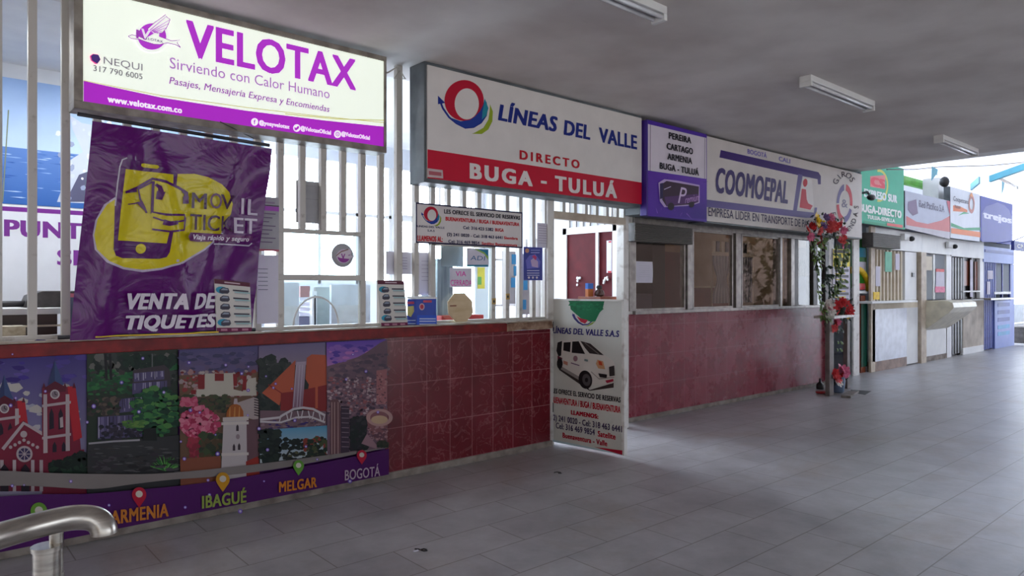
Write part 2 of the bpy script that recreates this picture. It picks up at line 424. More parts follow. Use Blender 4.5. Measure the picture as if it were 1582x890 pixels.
# tiled half walls
struct('wall_front', M['wall_tile'], -2.5, 4.48, Y1, 4.80, .055, 1.0749)
struct('baseboard_front', M['skirt'], -2.5, 4.50, Y1-.012, 4.80, 0, .055, bevel=.006)
struct('wall_middle', M['wall_tile_far'], 5.80, 10.48, Y2, 5.06, .05, 1.165)
struct('baseboard_middle', M['skirt'], 5.90, 10.50, Y2-.012, 5.06, 0, .05, bevel=.006)
# wall over the shop fronts that the signs hang on
M['lintel'] = mat('grey_lintel', (110,106,102), .7)
struct('wall_lintel', M['lintel'], 5.55, 10.75, 4.72, 4.86, 2.30, CEIL)

# ------------------------------------------------------------------ offices behind the counters
struct('wall_office_left', M['office'], -2.6, -2.5, Y1, 7.6, 0, 3.3)
struct('ceiling_office', M['white'], -2.6, 10.6, 5.0, 7.75, CEIL, CEIL+.3)
struct('wall_mural', M['office'], -2.5, 2.62, 6.62, 6.72, 0, CEIL)
# rear wall of the offices: pale panel below, bright windows above, open back door on the right
struct('wall_back', M['office'], 2.62, 4.55, 7.5, 7.6, 0, 1.5)
struct('wall_back_right', M['office'], 6.0, 10.6, 7.5, 7.6, 0, CEIL)
struct('trim_back_head', M['office'], 2.62, 6.0, 7.5, 7.6, 2.92, CEIL)
w = thing('window_1', None, None, (3.6, 7.5, 1.5)); settle(w, kind='structure')
b = MB()
for x in (2.64, 3.12, 3.60, 4.08, 4.53): b.box(x-.018, x+.018, 7.49, 7.56, 1.5, 2.92)
b.box(2.62, 4.55, 7.49, 7.56, 1.5, 1.54); b.box(2.62, 4.55, 7.49, 7.56, 2.30, 2.335)
b.build('window_frame', M['white'], w)
box('pane', M['glass'], 2.66, 4.52, 7.525, 7.531, 1.54, 2.90, w)
d = thing('door_1', None, None, (5.2, 7.5, 0)); settle(d, kind='structure')
b = MB(); b.box(4.55, 4.62, 7.48, 7.6, 0, 2.92); b.box(5.93, 6.0, 7.48, 7.6, 0, 2.92); b.box(4.62, 5.93, 7.48, 7.6, 2.28, 2.36)
for x in (4.95, 5.28, 5.61): b.box(x-.015, x+.015, 7.5, 7.54, 2.36, 2.92)
b.build('door_frame', M['white'], d)
# partition with the maroon door, right of the front doorway
struct('wall_partition', M['office'], 6.0, 6.08, 5.06, 7.5, 0, CEIL)
d = thing('door_2', None, None, (5.98, 5.55, 0)); settle(d, kind='structure')
b = MB(); b.box(5.95, 6.0, 5.86, 5.93, 0, 2.16); b.box(5.95, 6.0, 5.36, 5.40, 0, 2.08); b.box(5.95, 6.0, 5.08, 5.15, 0, 2.16); b.box(5.95, 6.0, 5.08, 5.93, 2.08, 2.16)
b.build('door_frame', M['white'], d, bevel=.004)
dl = box('door_leaf', M['maroon'], 5.965, 5.995, 5.40, 5.86, .02, 2.08, d); MB().box(5.94, 5.966, 5.42, 5.45, 1.0, 1.10).build('door_handle', M['black'], dl, bevel=.005)
box('side_panel', M['maroon'], 5.97, 5.995, 5.15, 5.36, .02, 2.08, d)

b = MB()
for i in range(8): b.box(5.985, 6.0, 5.08+i*.11, 5.085+i*.11, 2.16, 2.9)
b.build('panel_battens', M['alu'], d)

# front doorway: posts, header and the short bars over it
d = thing('door_3', None, None, (5.0, 4.72, 0)); settle(d, kind='structure')
b = MB(); b.box(4.49, 4.57, 4.66, 4.76, 0, CEIL); b.build('door_frame', M['white_dirty'], d, bevel=.004)
b = MB(); b.box(5.61, 5.69, 4.70, 4.80, 0, CEIL); b.box(5.80, 5.925, 4.84, 4.93, 1.166, CEIL); b.build('door_frame', M['white_dirty'], d, bevel=.004)
box('door_header', M['beige'], 4.57, 5.62, 4.68, 4.76, 2.10, 2.17, d, bevel=.004)
for i in range(6):
    x = 4.74+i*.155; box('bar', M['grille'], x-.02, x+.02, 4.70, 4.74, 2.17, CEIL, d)

# office windows over the second tiled wall
w = thing('window_2', None, None, (8.1, 4.86, 1.19)); settle(w, kind='structure')
WX = [X_(u, 4.86) for u in (978, 1060, 1064, 1134, 1140, 1203, 1221)]
b = MB()
b.box(5.93, 10.48, 4.80, 4.96, 1.165, 1.20); b.build('window_sill', M['alu'], w, bevel=.005)
b = MB(); b.box(5.93, 10.48, 4.82, 4.94, 2.14, 2.30)
for k, x in enumerate((WX[0]-.05, (WX[1]+WX[2])/2, (WX[3]+WX[4])/2, WX[5], WX[6])):
    r = (.05, .05, .06, .03, .05)[k]; b.box(x-r, x+r, 4.82, 4.93, 1.20, 2.14)
b.build('window_frame', M['alu'], w, bevel=.005)
b = MB()
for a, c in ((WX[0], WX[1]-.05), (WX[2]+.05, WX[3]-.06), (WX[4]+.05, WX[5]-.03)):
    b.box(a, a+.02, 4.835, 4.87, 1.20, 2.14); b.box(c-.02, c, 4.835, 4.87, 1.20, 2.14); b.box(a+.02, c-.02, 4.835, 4.87, 1.20, 1.225); b.box(a+.02, c-.02, 4.835, 4.87, 2.115, 2.14)
b.build('sash', M['alu'], w)
for a, c in ((WX[0], WX[1]-.05), (WX[2]+.05, WX[3]-.06), (WX[4]+.05, WX[5]-.03)):
    box('pane', M['glass_dim'], a+.015, c-.015, 4.85, 4.856, 1.215, 2.125, w)
box('pane', M['glass_dim'], WX[5]+.03, WX[6]-.05, 4.85, 4.856, 1.2, 2.14, w)
b = MB(); a, c = WX[6]+.05, 10.48
b.box(a, a+.10, 4.82, 4.93, 1.20, 2.14); b.box(c-.12, c, 4.82, 4.93, 1.20, 2.14); b.box(a+.55, a+.68, 4.82, 4.93, 1.20, 2.14)
b.build('dark_frame', M['dark_alu'], w, bevel=.005)
box('pane', M['glass_dim'], a+.09, a+.56, 4.85, 4.856, 1.2, 2.14, w)
box('pane', M['glass_dim'], a+.67, c-.11, 4.85, 4.856, 1.2, 2.14, w)
struct('wall_office_right', M['cream'], 10.48, 10.6, 5.06, 7.5, 0, CEIL)
struct('wall_corner', M['white_dirty'], 10.48, 10.64, 4.82, 5.06, 0, CEIL, bevel=.008)

# ------------------------------------------------------------------ bright hall beyond
struct('wall_kiosks', M['office'], 10.74, 21.4, 7.0, 7.1, 0, 4.2)
struct('wall_kiosk_end', M['office'], 21.4, 21.5, 5.2, 7.1, 0, 3.0)
struct('wall_kiosk_side', M['office'], 10.64, 10.74, 5.06, 7.1, 0, 4.2)
struct('ceiling_kiosks', M['white'], 10.7, 21.4, YK+.1, 7.1, 3.0, 3.06)
b = MB()
b.prism([(10.9, -9, 6.6), (10.9, -2, 7.4), (10.9, 9, 4.9), (10.9, 9, 5.0), (10.9, -2, 7.5), (10.9, -9, 6.7)], (27, 0, 0))
settle(b.build('ceiling_hall', M['roofsheet']), kind='structure')
struct('wall_sun_block', M['white'], 10.46, 10.88, -9.5, 9, CEIL+.02, 7.4)  # wall added to stop the sun passing over the low ceiling
M['turq'] = mat('turquoise_paint', (0,150,176), .5, c2=(0,138,166), scale=5)
M['green'] = mat('bright_green_paint', (96,190,44), .5)
M['ochre'] = mat('pale_ochre_paint', (232,222,196), .8, c2=(220,206,172), scale=1)

# unseen ceiling panels added to light the left office and sea mural
M['fill_panel'] = mat('added_fill_panel', (255,255,255), .5); _n = M['fill_panel'].node_tree.nodes['Principled BSDF']; _n.inputs['Emission Color'].default_value = (.92,.96,1,1); _n.inputs['Emission Strength'].default_value = 34
for x, lab in ((-.3, 'added unseen ceiling panel lighting the left of the sea mural'), (1.6, 'added unseen ceiling panel lighting the whale end of mural')):
    t = thing('added_panel_light', lab, 'light', (x, 5.75, 3.12)); b = MB(); b.box(x-.6, x+.6, 5.6, 5.9, 3.13, CEIL); b.build('housing', M['white'], t); box('diffuser', M['fill_panel'], x-.57, x+.57, 5.62, 5.88, 3.115, 3.129, t)

M['warm_fill_panel'] = mat('added_warm_fill_panel', (255,240,220), .5); _n = M['warm_fill_panel'].node_tree.nodes['Principled BSDF']; _n.inputs['Emission Color'].default_value = (1,.86,.7,1); _n.inputs['Emission Strength'].default_value = 3  # unseen warm panels added to brighten the office behind the sliding windows
for x, lab in ((7.6, 'added unseen warm panel lighting the office behind first sliding windows'), (9.6, 'added unseen warm panel lighting the office near dark framed panes')):
    t = thing('added_panel_light', lab, 'light', (x, 5.75, 3.12)); b = MB(); b.box(x-.6, x+.6, 5.6, 5.9, 3.13, CEIL); b.build('housing', M['white'], t); box('diffuser', M['warm_fill_panel'], x-.57, x+.57, 5.62, 5.88, 3.115, 3.129, t)
# ================================================================== COUNTERS, GRILLES, SIGNS
M['counter'] = mat('red_marbled_counter', (132,28,28), .4, c2=(100,18,20), scale=14, detail=8, spec=.25)
M['countertop'] = mat('worn_counter_top', (178,166,152), .4, c2=(140,122,108), scale=9, detail=8)
M['brick'] = mat('broken_mortar_edge', (168,138,116), .9, c2=(116,84,66), scale=16, bump=.8, bscale=40)
t = thing('counter', 'long red marbled ticket counter top along the front half wall', 'counter', (1.2, 4.6, 1.075))
b = MB(); b.box(-2.5, 3.93, 4.585, 4.66, 1.075, 1.148); b.build('front_edge', M['counter'], t, bevel=.004)
b = MB(); b.prism([(3.93,4.585,1.075),(3.93,4.585,1.14),(4.05,4.588,1.148),(4.2,4.583,1.146),(4.33,4.59,1.15),(4.47,4.586,1.148),(4.485,4.588,1.085),(4.3,4.584,1.078),(4.12,4.59,1.083)], (0,.07,0)); b.build('broken_edge', M['brick'], t)
b = MB(); b.box(-2.5, 4.49, 4.588, 4.98, 1.149, 1.162); b.build('counter_top', M['countertop'], t, bevel=.003)

# grille over the counter: square white bars every .158 m
t = thing('window_grille', 'white steel bar grille standing on the long ticket counter', 'grille', (2.5, 4.71, 1.162))
GX = [.55+.158*i for i in range(-3, 26)]
for x in GX:
    lo = 1.162
    if 2.05 < x < 2.60: lo = 1.86
    if 3.30 < x < 3.80: lo = 1.82
    r = .021
    if abs(x-2.92) < .03: r = .026
    box('bar', M['grille'], x-r, x+r, 4.69, 4.73, lo, CEIL, t)
xa, xb = 1.973-.02, 2.60+.02
b = MB(); b.box(xa, xb, 4.685, 4.735, 1.835, 1.865); b.box(xa, xb, 4.685, 4.735, 1.505, 1.545); b.build('rail', M['grille'], t, bevel=.003)
b = MB(); b.box(3.215, 3.885, 4.69, 4.73, 1.795, 1.822); b.build('rail', M['grille'], t, bevel=.003)
b = MB(); b.box(3.26, 3.845, 4.706, 4.711, 1.187, 1.795); b.build('window_pane', M['glass'], t)
b = MB(); b.box(-.1, 4.49, 4.685, 4.735, 1.162, 1.185); b.build('bottom_rail', M['grille'], t)
# ticket window panes with the arched hatch
b = MB()
n = 16; cx, r = (xa+xb)/2-.05, .17; z0, z1 = 1.187, 1.505
arch = [(cx-r*math.cos(math.pi*i/n), z0+.0+ .20*math.sin(math.pi*i/n)) for i in range(n+1)]
out = [(xa+.02,z0)]+arch+[(xb-.02,z0),(xb-.02,z1),(xa+.02,z1)]
b.prism([(p[0],4.70,p[1]) for p in out], (0,.006,0)); b.build('hatch_pane', M['glass'], t)
b = MB(); b.tube([(p[0],4.703,p[1]) for p in arch], .007, 6); b.build('hatch_rim', M['white'], t, smooth=True)
b = MB(); b.box(xa+.02, xb-.02, 4.70, 4.706, 1.545, 1.835); b.build('upper_pane', M['glass'], t)

# ------------------------------------------------------------------ illuminated sign
PR = print_mat('printed_board', .5, spec=.18); PG = print_mat('glossy_print', .38, spec=.2); PP = print_mat('printed_paper', .7, dirt=.04)
PL = print_mat('backlit_print', .4, emit=.6, dirt=.02)
M['frame_grey'] = mat('dull_aluminium_frame', (150,142,132), .5, metal=.3, c2=(116,106,98), scale=10)
t = thing('illuminated_sign', 'lit white and purple lightbox sign hung above the left ticket window', 'sign', (1.7, 4.58, 2.44))
x0, x1, zb, zt = .761, 2.672, 2.487, 3.115
b = MB(); b.box(x0-.045, x1+.02, 4.50, 4.66, zb-.045, zb); b.box(x0-.045, x1+.02, 4.50, 4.66, zt, zt+.035); b.box(x0-.045, x0, 4.50, 4.66, zb, zt); b.box(x1, x1+.02, 4.50, 4.66, zb, zt); b.box(x0, x1, 4.64, 4.66, zb, zt)
b.build('sign_frame', M['frame_grey'], t, bevel=.004)
box('light_panel', mat('white_sign_acrylic', (235,236,230), .35), x0, x1, 4.515, 4.535, zb, zt, t)
p = YP(4.512); a = Art(p)
LW, LP = (244,252,238), (150,30,178)
a.part('printed_face').lrect(x0, zb, x1, zt, LW)
a.part('purple_band').poly([(129,125),(250,151),(380,171),(500,186),(596,196),(596,230),(129,161)], (168,24,190))
a.line([(129,124.5),(250,148),(380,166),(480,178),(596,190)], 1.2, (196,190,120))
a.line([(440,176),(520,184),(596,186)], 1.6, (200,198,130))
a.part('lettering')
a.text('VELOTAX', (287,90), (550,137), 56, (172,44,196), .02, .0)
a.text('Sirviendo con Calor Humano', (262,106), (509,152), 17, (168,110,186), .004)
a.text('Pasajes, Mensajería Expresa y Encomiendas', (261,130), (509,173), 11, (150,80,168), .014, .2)
a.text('NEQUI', (160,99), (220,109), 11, (120,112,126), -.004)
a.text('317 790 6005', (144,110), (220,122.5), 9, (110,104,116), .012)
a.text('www.velotax.com.co', (166,158), (281,175), 10, (250,246,252), .03)
for tx, u0, v0, u1, v1 in (('@yoayvelotax', 400,192,447,199.5), ('@VelotaxOficial', 464,201,511,208.5), ('@VelotaxOficial', 527,209.5,571,216.5)):
    a.text(tx, (u0,v0), (u1,v1), 6.5, (250,240,252), .03)
for u, v in ((393,188.5),(458,198),(521,207.5)):
    a.part('social_icon#%d' % u); a.ell(u, v, 5.4, 5.8, (252,248,252))
    if u == 393: a.text('f', (391.5,192), (394.5,192.4), 7, (168,24,190), .04)
    elif u == 458: a.poly([(454.5,196),(457,198),(459,195),(462,195.5),(461,199),(457,202),(454.5,200.5)], (168,24,190))
    else: a.ring(521, 207.5, 3.2, 3.4, .35, .35, (168,24,190)); a.ell(521, 207.5, 1, 1, (168,24,190))
a.part('payment_mark').poly([(138,87),(143,83.5),(151,84.5),(155,92),(150,99),(147,99.5),(140,94)], (232,70,150)).poly([(140,87),(144,84),(152,85.5),(155,92.5),(150,99),(142,94)], (62,36,110))
# flying fish emblem
a.part('emblem').view(180, 10, 120/1335.)
a.ell(605, 520, 290, 272, (214,206,220)); a.ell(605, 520, 280, 262, LW); a.ell(605, 522, 246, 228, (172,50,196))
a.poly([(195,515),(260,492),(380,520),(480,560),(640,470),(560,410),(520,390),(640,290),(840,145),(860,190),(915,225),(890,300),(855,370),(790,450),(730,470),(720,520),(830,560),(940,595),(1020,590),(1080,575),(1035,630),(1095,712),(1010,660),(860,630),(740,658),(640,652),(500,610),(380,565),(250,560)], LW)
for q in ([(195,515),(260,492),(380,520),(500,575)], [(195,520),(250,560),(380,568),(500,612),(640,655),(740,660),(860,632),(1010,662),(1095,712)], [(730,520),(830,558),(940,595),(1020,592),(1080,575),(1035,630),(1095,712)], [(520,400),(640,290),(840,145),(860,190),(915,225),(890,300),(855,370),(780,460),(680,465)]):
    a.line(q, 13, (150,60,170))
for q in ([(560,420),(850,180)], [(590,430),(905,235)], [(610,440),(890,300)], [(630,450),(855,368)], [(640,460),(780,430)]): a.line(q, 20, (172,90,190), 8)
a.text('N', (330,560), (500,575), 150, (150,60,170), .03, 0); a.text('V', (420,565), (580,560), 160, (235,225,238), .02, .1); a.text('ELOTAX', (500,590), (790,625), 46, (120,100,140), .02)
a.view(); a.build(PL, t)
MB().tube([on_y(340,188,4.49), on_y(360,198,4.48), on_y(392,214,4.6)], .003, 6).build('hanging_wire', M['black'], t)

# ------------------------------------------------------------------ hanging purple ticket banner
M['rod'] = mat('black_banner_rod', (22,18,30), .35)
t = thing('hanging_banner', 'purple vinyl banner with yellow phone and bus hung from lit sign', 'banner', (1.23, 4.55, 1.165))
tl, tr_, bl, br_ = Vector((.757,4.44,2.385)), Vector((1.766,4.44,2.36)), Vector((.712,4.565,1.182)), Vector((1.739,4.565,1.182))
up = ((tl+tr_)/2-(bl+br_)/2); p = Plane((bl+br_)/2, (1,0,0), up)
H = up.length
def warp(s, z):
    f = min(1, max(0, z/H))
    d = .012*math.sin(7*s+3.2*z)+.008*math.sin(15*s-6*z+1)+.006*math.sin(23*(s+.4)*(1.15-f)+2)
    d += .030*math.exp(-((s+.38-.12*f)/.05)**2)+.022*math.exp(-((s+.02+.30*(f-.5))/.03)**2)-.024*math.exp(-((s-.40+.25*(1-f))/.045)**2)
    e = min(1, (1-f)*7); e *= .35+.65*min(1, f*6+.2)
    return s, z, d*e+.002
a = Art(p, .0, .0012)
cn = [p.m(131,181), p.m(411,232.5), p.m(389,509), p.m(108,522)]
a.part('banner_sheet').raw(cn, (92,12,104))
a.part('printed_logo').view(140, 220, 260/1157.)
YEL = (214,196,24); GRY = (196,182,204); PUR = (84,10,98)
a.poly([(150,345),(60,410),(5,520),(-8,620),(10,720),(90,810),(210,862),(340,885),(470,872),(620,830),(760,750),(850,680),(905,640),(700,500),(400,400)], GRY)
a.poly([(150,362),(80,410),(20,510),(2,620),(25,720),(105,800),(215,848),(340,868),(470,858),(620,815),(760,735),(880,640),(950,500),(960,430),(930,350),(870,290),(780,240),(680,215),(560,212),(540,400),(300,420)], YEL)
a.poly([(190,90),(165,100),(150,150),(142,260),(130,420),(132,720),(150,765),(200,785),(450,795),(500,785),(520,750),(530,620),(548,250),(545,190)], PUR)
a.poly([(190,168),(530,215),(525,500),(495,690),(160,660),(168,480)], YEL)
a.line([(196,92),(166,104),(152,150),(142,260),(132,420)], 9, GRY)
a.poly([(305,135),(320,132),(415,148),(425,162),(412,173),(320,160),(304,150)], YEL)
a.ell(320, 722, 34, 34, YEL)
a.poly([(392,250),(560,300),(625,350),(628,480),(612,610),(500,605),(390,590),(380,470)], YEL)
for q, w_, w2 in (([(195,330),(280,300),(385,240),(470,262),(560,305),(625,345),(632,420)],12,14), ([(385,262),(290,310),(305,380),(350,475)],9,9), ([(390,258),(388,470),(480,490),(612,497),(618,540)],13,9), ([(405,280),(432,300),(440,335)],12,26), ([(440,330),(428,385)],36,30), ([(590,335),(612,345),(618,380)],10,24), ([(616,370),(612,420)],30,26), ([(215,412),(270,408),(300,400)],4,8), ([(300,400),(330,440),(350,475)],26,4), ([(195,332),(240,325),(275,318)],4,16), ([(390,505),(450,528),(520,545),(608,535)],7,9), ([(460,540),(500,552),(560,545)],26,20), ([(612,515),(608,600),(500,606),(385,588)],10,9), ([(380,270),(376,480)],5,5)):
    a.line(q, w_*1.45, PUR, w2*1.35)
a.part('lettering')
DK = (70,26,70)
a.text('M', (655,450), (763,462), 108, DK, .012); a.text('O', (785,455), (868,462), 105, (96,40,84), .012); a.text('V', (858,462), (960,470), 100, DK, .012)
a.text('I', (1002,500), (1018,503), 108, (206,190,212), .012); a.text('L', (1045,508), (1112,515), 108, (206,190,212), .012)
a.text('TICK', (645,588), (950,632), 108, DK, .012); a.text('ET', (955,634), (1110,640), 106, (206,190,212), .012)
a.poly([(650,617),(1085,655),(1080,690),(700,684),(650,675),(636,645)], (100,24,96))
a.line([(815,702),(960,712),(1060,722),(1082,705)], 9, GRY)
a.text('Viaja rápido y seguro', (670,664), (1058,694), 34, (230,214,232), .02, .25)
a.view(0, 350, 400/1582.)
WT = (224,212,226)
a.text('VENTA DE', (762,498), (1304,500), 100, WT, .035, .22); a.text('TIQUETES', (757,618), (1306,615), 86, WT, .035, .22)
a.line([(570,652),(900,652),(1320,645)], 8, (226,190,60))
a.view()
PB = print_mat('wrinkled_vinyl', .2, dirt=.05, spec=.38, bump=.5)
a.build(PB, t, warp=warp)
b = MB(); b.tube([tl+Vector((-.035,-.004,.012)), tr_+Vector((.02,-.004,.008))], .011, 10); b.build('top_rod', M['rod'], t, smooth=True)
b = MB(); b.tube([bl+Vector((-.06,.012,-.006)), br_+Vector((.01,.012,-.006))], .011, 10); b.build('bottom_rod', M['rod'], t, smooth=True)

# ------------------------------------------------------------------ city picture banner on the tiled wall
t = thing('city_banner', 'long printed city picture banner on the tiled wall under the counter', 'banner', (1.2, 4.612, .05))
p = YP(4.606)
xl, xr, zb, zt = -.55, 2.742, .062, 1.07
box('vinyl_sheet', mat('purple_vinyl', (82,14,104), .3), xl, xr, 4.607, 4.6195, zb, zt, t)
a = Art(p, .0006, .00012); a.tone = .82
a.part('printed_picture')
XL = -190
def gradq(x0, x1, ya, yb, c0, c1): a.grad([(x0,ya),(x1,ya),(x1,yb),(x0,yb)], [c0,c0,c1,c1])
# church
gradq(XL, 133.5, 535, 780, (62,40,140), (180,172,196))
a.view(0, 520, 320/1582.)
a.specks(60, -600, 40, 660, 330, 70, [(78,56,160),(60,36,130),(110,90,176),(96,76,170)], 3, .35)
a.specks(40, -300, 380, 660, 720, 60, [(206,198,206),(186,186,206),(216,206,200)], 4, .6)
MR, MD, CRM, TEAL = (138,28,58), (104,18,46), (206,186,190), (70,90,140)
def tower(ox, oy, k):
    q = lambda P: [(ox+x*k, oy+y*k) for x, y in P]
    a.poly(q([(365,370),(415,180),(485,365)]), TEAL); a.poly(q([(365,370),(415,180),(420,370)]), (52,64,112))
    a.poly(q([(320,390),(575,380),(620,900),(320,900)]), MR); a.poly(q([(515,380),(575,380),(625,770),(560,800),(530,560)]), (204,36,52))
    a.poly(q([(340,390),(420,340),(500,385),(500,420),(340,430)]), MD)
    for x in (330, 500): a.poly(q([(x,440),(x+28,440),(x+32,900),(x,900)]), CRM)
    for y in (500, 745): a.poly(q([(320,y+20),(540,y-10),(540,y+10),(320,y+40)]), CRM)
    a.ell(ox+418*k, oy+440*k, 36*k, 36*k, (226,214,214)); a.ell(ox+418*k, oy+440*k, 26*k, 26*k, (150,130,140)); a.line(q([(418,440),(418,420)]), 6*k, BLACK); a.line(q([(418,440),(434,446)]), 6*k, BLACK)
    for x in (375, 445): a.poly(q([(x,590),(x+17,545),(x+34,590),(x+36,700),(x,710)]), (38,16,40))
    a.poly(q([(455,620),(478,610),(482,690),(458,695)]), CRM)
    for x in (400, 470): a.poly(q([(x,830),(x+15,800),(x+30,830),(x+30,890),(x,890)]), (38,16,40))
    for x in (320, 395, 480, 550): a.poly(q([(x,392),(x+14,350),(x+28,392)]), MD)
tower(-385, 110, 1.0)
a.poly([(-200,900),(-20,770),(180,640),(330,760),(330,1180),(-200,1180)], MR)
a.line([(20,860),(180,660),(330,745)], 26, CRM)
for i in range(7): a.ell(80+i*34, 790-abs(3-i)*-18, 13, 13, CRM)
a.ell(180, 745, 26, 26, CRM)
tower(0, 0, 1.0)
a.poly([(320,890),(640,860),(660,1200),(320,1200)], MR)
a.ell(185, 895, 62, 62, CRM); a.ell(185, 895, 46, 46, (60,46,96))
for k in range(8): a.line([(185,895),(185+46*math.cos(k*.785),895+46*math.sin(k*.785))], 6, CRM)
for x in (0, 95, 235, 300): a.poly([(x,940),(x+26,940),(x+26,1180),(x,1180)], CRM)
for x in (-20, 140): a.poly([(x+20,1010),(x+52,970),(x+84,1010),(x+84,1180),(x+20,1180)], (34,14,34))
a.specks(170, 390, 870, 655, 1050, 42, [(14,34,24),(22,50,34),(8,22,18),(30,60,40)], 5, .8, lambda x, y: y > 1120-x*.36)
# waterfall garden
a.view().poly([(133.5,535),(274,530),(274,790),(133.5,800)], (44,58,44)).view(0, 520, 320/1582.)
a.specks(180, 690, 145, 1340, 340, 40, [(30,44,38),(64,70,66),(96,98,92),(24,36,30),(120,118,112)], 6, 1)
a.poly([(662,350),(900,300),(1150,215),(1350,185),(1350,250),(1000,320),(800,390),(662,420)], (40,112,62))
a.specks(120, 690, 250, 1010, 440, 30, [(30,96,54),(52,124,66),(36,80,50),(70,60,60)], 7, .5)
a.specks(80, 950, 150, 1340, 230, 34, [(14,40,30),(24,54,38)], 8, .9)
for x in (800, 835): a.line([(x,130),(x+10,330)], 20, (28,26,30))
a.line([(1158,130),(1158,240)], 8, (120,120,120))
def fall(x0, y0, x1, y1, n, sd):
    a.poly([(x0,y0),(x1,y0-20),(x1,y1-20),(x0,y1)], (96,86,130)); g = random.Random(sd)
    for i in range(n):
        x = g.uniform(x0+4, x1-4); f = (x-x0)/(x1-x0); a.line([(x,y0-20*f+3),(x+g.uniform(-3,3),y0-20*f+(y1-y0)*g.uniform(.5,.95))], g.uniform(4,9), g.choice([(170,160,200),(130,118,164),(64,54,84),(196,190,214)]))
a.poly([(1010,255),(1250,215),(1290,250),(1300,380),(1010,380)], (70,58,66))
fall(1018, 278, 1250, 345, 16, 1); fall(1005, 355, 1270, 440, 18, 2); fall(905, 475, 1080, 580, 14, 3)
a.specks(90, 670, 470, 900, 600, 30, [(70,60,56),(110,92,80),(50,44,44),(40,66,44)], 9, .7)
fall(740, 610, 1080, 780, 26, 4)
a.specks(60, 760, 660, 1060, 780, 22, [(40,36,52),(60,52,70)], 21, .8)
a.poly([(662,820),(1000,785),(1400,740),(1400,1330),(662,1390)], (56,56,58))
a.line([(670,812),(860,795),(1060,785)], 14, (186,180,186))
a.specks(150, 680, 830, 1380, 1080, 40, [(76,74,78),(44,42,46),(100,96,100),(62,56,54)], 10, .14)
a.specks(230, 960, 385, 1350, 760, 40, [(38,104,60),(28,84,52),(64,132,66),(20,60,42),(88,146,72)], 11, .55, lambda x, y: ((x-1180)/190)**2+((y-570)/190)**2 < 1)
a.specks(40, 940, 640, 1090, 690, 26, [(110,150,70),(80,128,60)], 12, .4)
a.poly([(1090,700),(1180,690),(1190,790),(1080,790)], (20,26,24))
a.view(0, 700, 400/1582.)
gR = random.Random(5)
for k in range(60):
    an = gR.uniform(-2.9,-.25); r = gR.uniform(50,105); a.line([(1000,100),(1000+r*math.cos(an),100+r*.9*math.sin(an))], 9, gR.choice([(70,150,60),(110,180,90),(40,110,50)]), 2)
a.specks(40, 560, 0, 1080, 105, 30, [(60,52,60),(84,76,84),(40,36,40)], 13, .4)
# dome and pink tree
a.view(260, 520, 340/1582.)
a.poly([(65,98),(632,66),(640,1010),(75,1080)], (120,88,66))
a.grad([(65,98),(632,66),(632,250),(65,275)], [(96,88,140),(96,88,140),(116,96,128),(116,96,128)])
a.specks(60, 75, 110, 620, 240, 40, [(86,78,126),(110,98,144),(74,70,108)], 14, .4)
a.specks(150, 80, 245, 620, 420, 22, [(186,140,140),(160,60,56),(206,190,184),(130,44,44),(180,160,160)], 15, .8)
a.poly([(190,375),(245,375),(250,262),(450,258),(455,375),(520,390),(560,300),(615,290),(620,420),(190,425)], (216,206,190))
for q in ([(200,270),(248,270),(248,370),(200,370)], [(320,262),(385,262),(385,315),(320,315)], [(450,265),(480,265),(480,350),(455,350)], [(150,380),(185,380),(185,410),(150,410)], [(525,280),(548,280),(545,380),(515,380)]): a.poly(q, (150,36,40))
a.poly([(65,440),(400,430),(400,520),(65,530)], (58,64,44)); a.specks(110, 70, 420, 420, 540, 28, [(70,78,46),(44,54,40),(90,70,50)], 16, .6)
a.specks(40, 85, 435, 190, 490, 24, [(206,74,110),(226,110,140)], 17, .8)
a.specks(240, 75, 500, 350, 740, 24, [(206,66,108),(230,110,144),(182,44,86),(240,140,164)], 18, .9, lambda x, y: ((x-212)/136)**2+((y-610)/110)**2 < 1)
a.specks(60, 130, 720, 240, 860, 22, [(176,54,76),(150,40,60)], 19, 1)
a.specks(70, 220, 690, 370, 860, 30, [(66,84,50),(92,70,46),(50,60,42)], 20, .9)
a.poly([(480,470),(600,430),(630,440),(630,600),(480,560)], (196,178,176))
for i in range(8): a.line([(600,430+i*18),(640,440+i*18)], 8, (70,50,56))
a.poly([(400,572),(405,530),(430,490),(465,476),(500,490),(522,530),(524,572)], (184,100,40))
for x in (430, 465, 498): a.line([(x-6,570),(x-3,500)], 12, (224,150,76), 6)
a.poly([(458,440),(478,440),(484,480),(452,480)], CRM)
a.poly([(375,575),(560,568),(560,600),(375,604)], (226,212,204)); a.poly([(380,600),(545,596),(555,1040),(360,1050)], (216,204,204))
a.poly([(545,596),(632,585),(632,900),(550,1000)], (120,84,92))
for x, y in ((480,640),(455,780),(492,775)): a.poly([(x-9,y),(x,y-18),(x+9,y),(x+9,y+32),(x-9,y+32)], (70,54,64))
a.ell(483, 712, 14, 18, (170,150,156))
for y in (610, 830): a.poly([(365,y),(560,y-6),(560,y+14),(365,y+20)], (236,224,216))
a.poly([(70,870),(360,850),(360,1030),(75,1080)], (150,84,60)); a.poly([(540,890),(630,850),(640,1000),(545,1020)], (170,50,40))
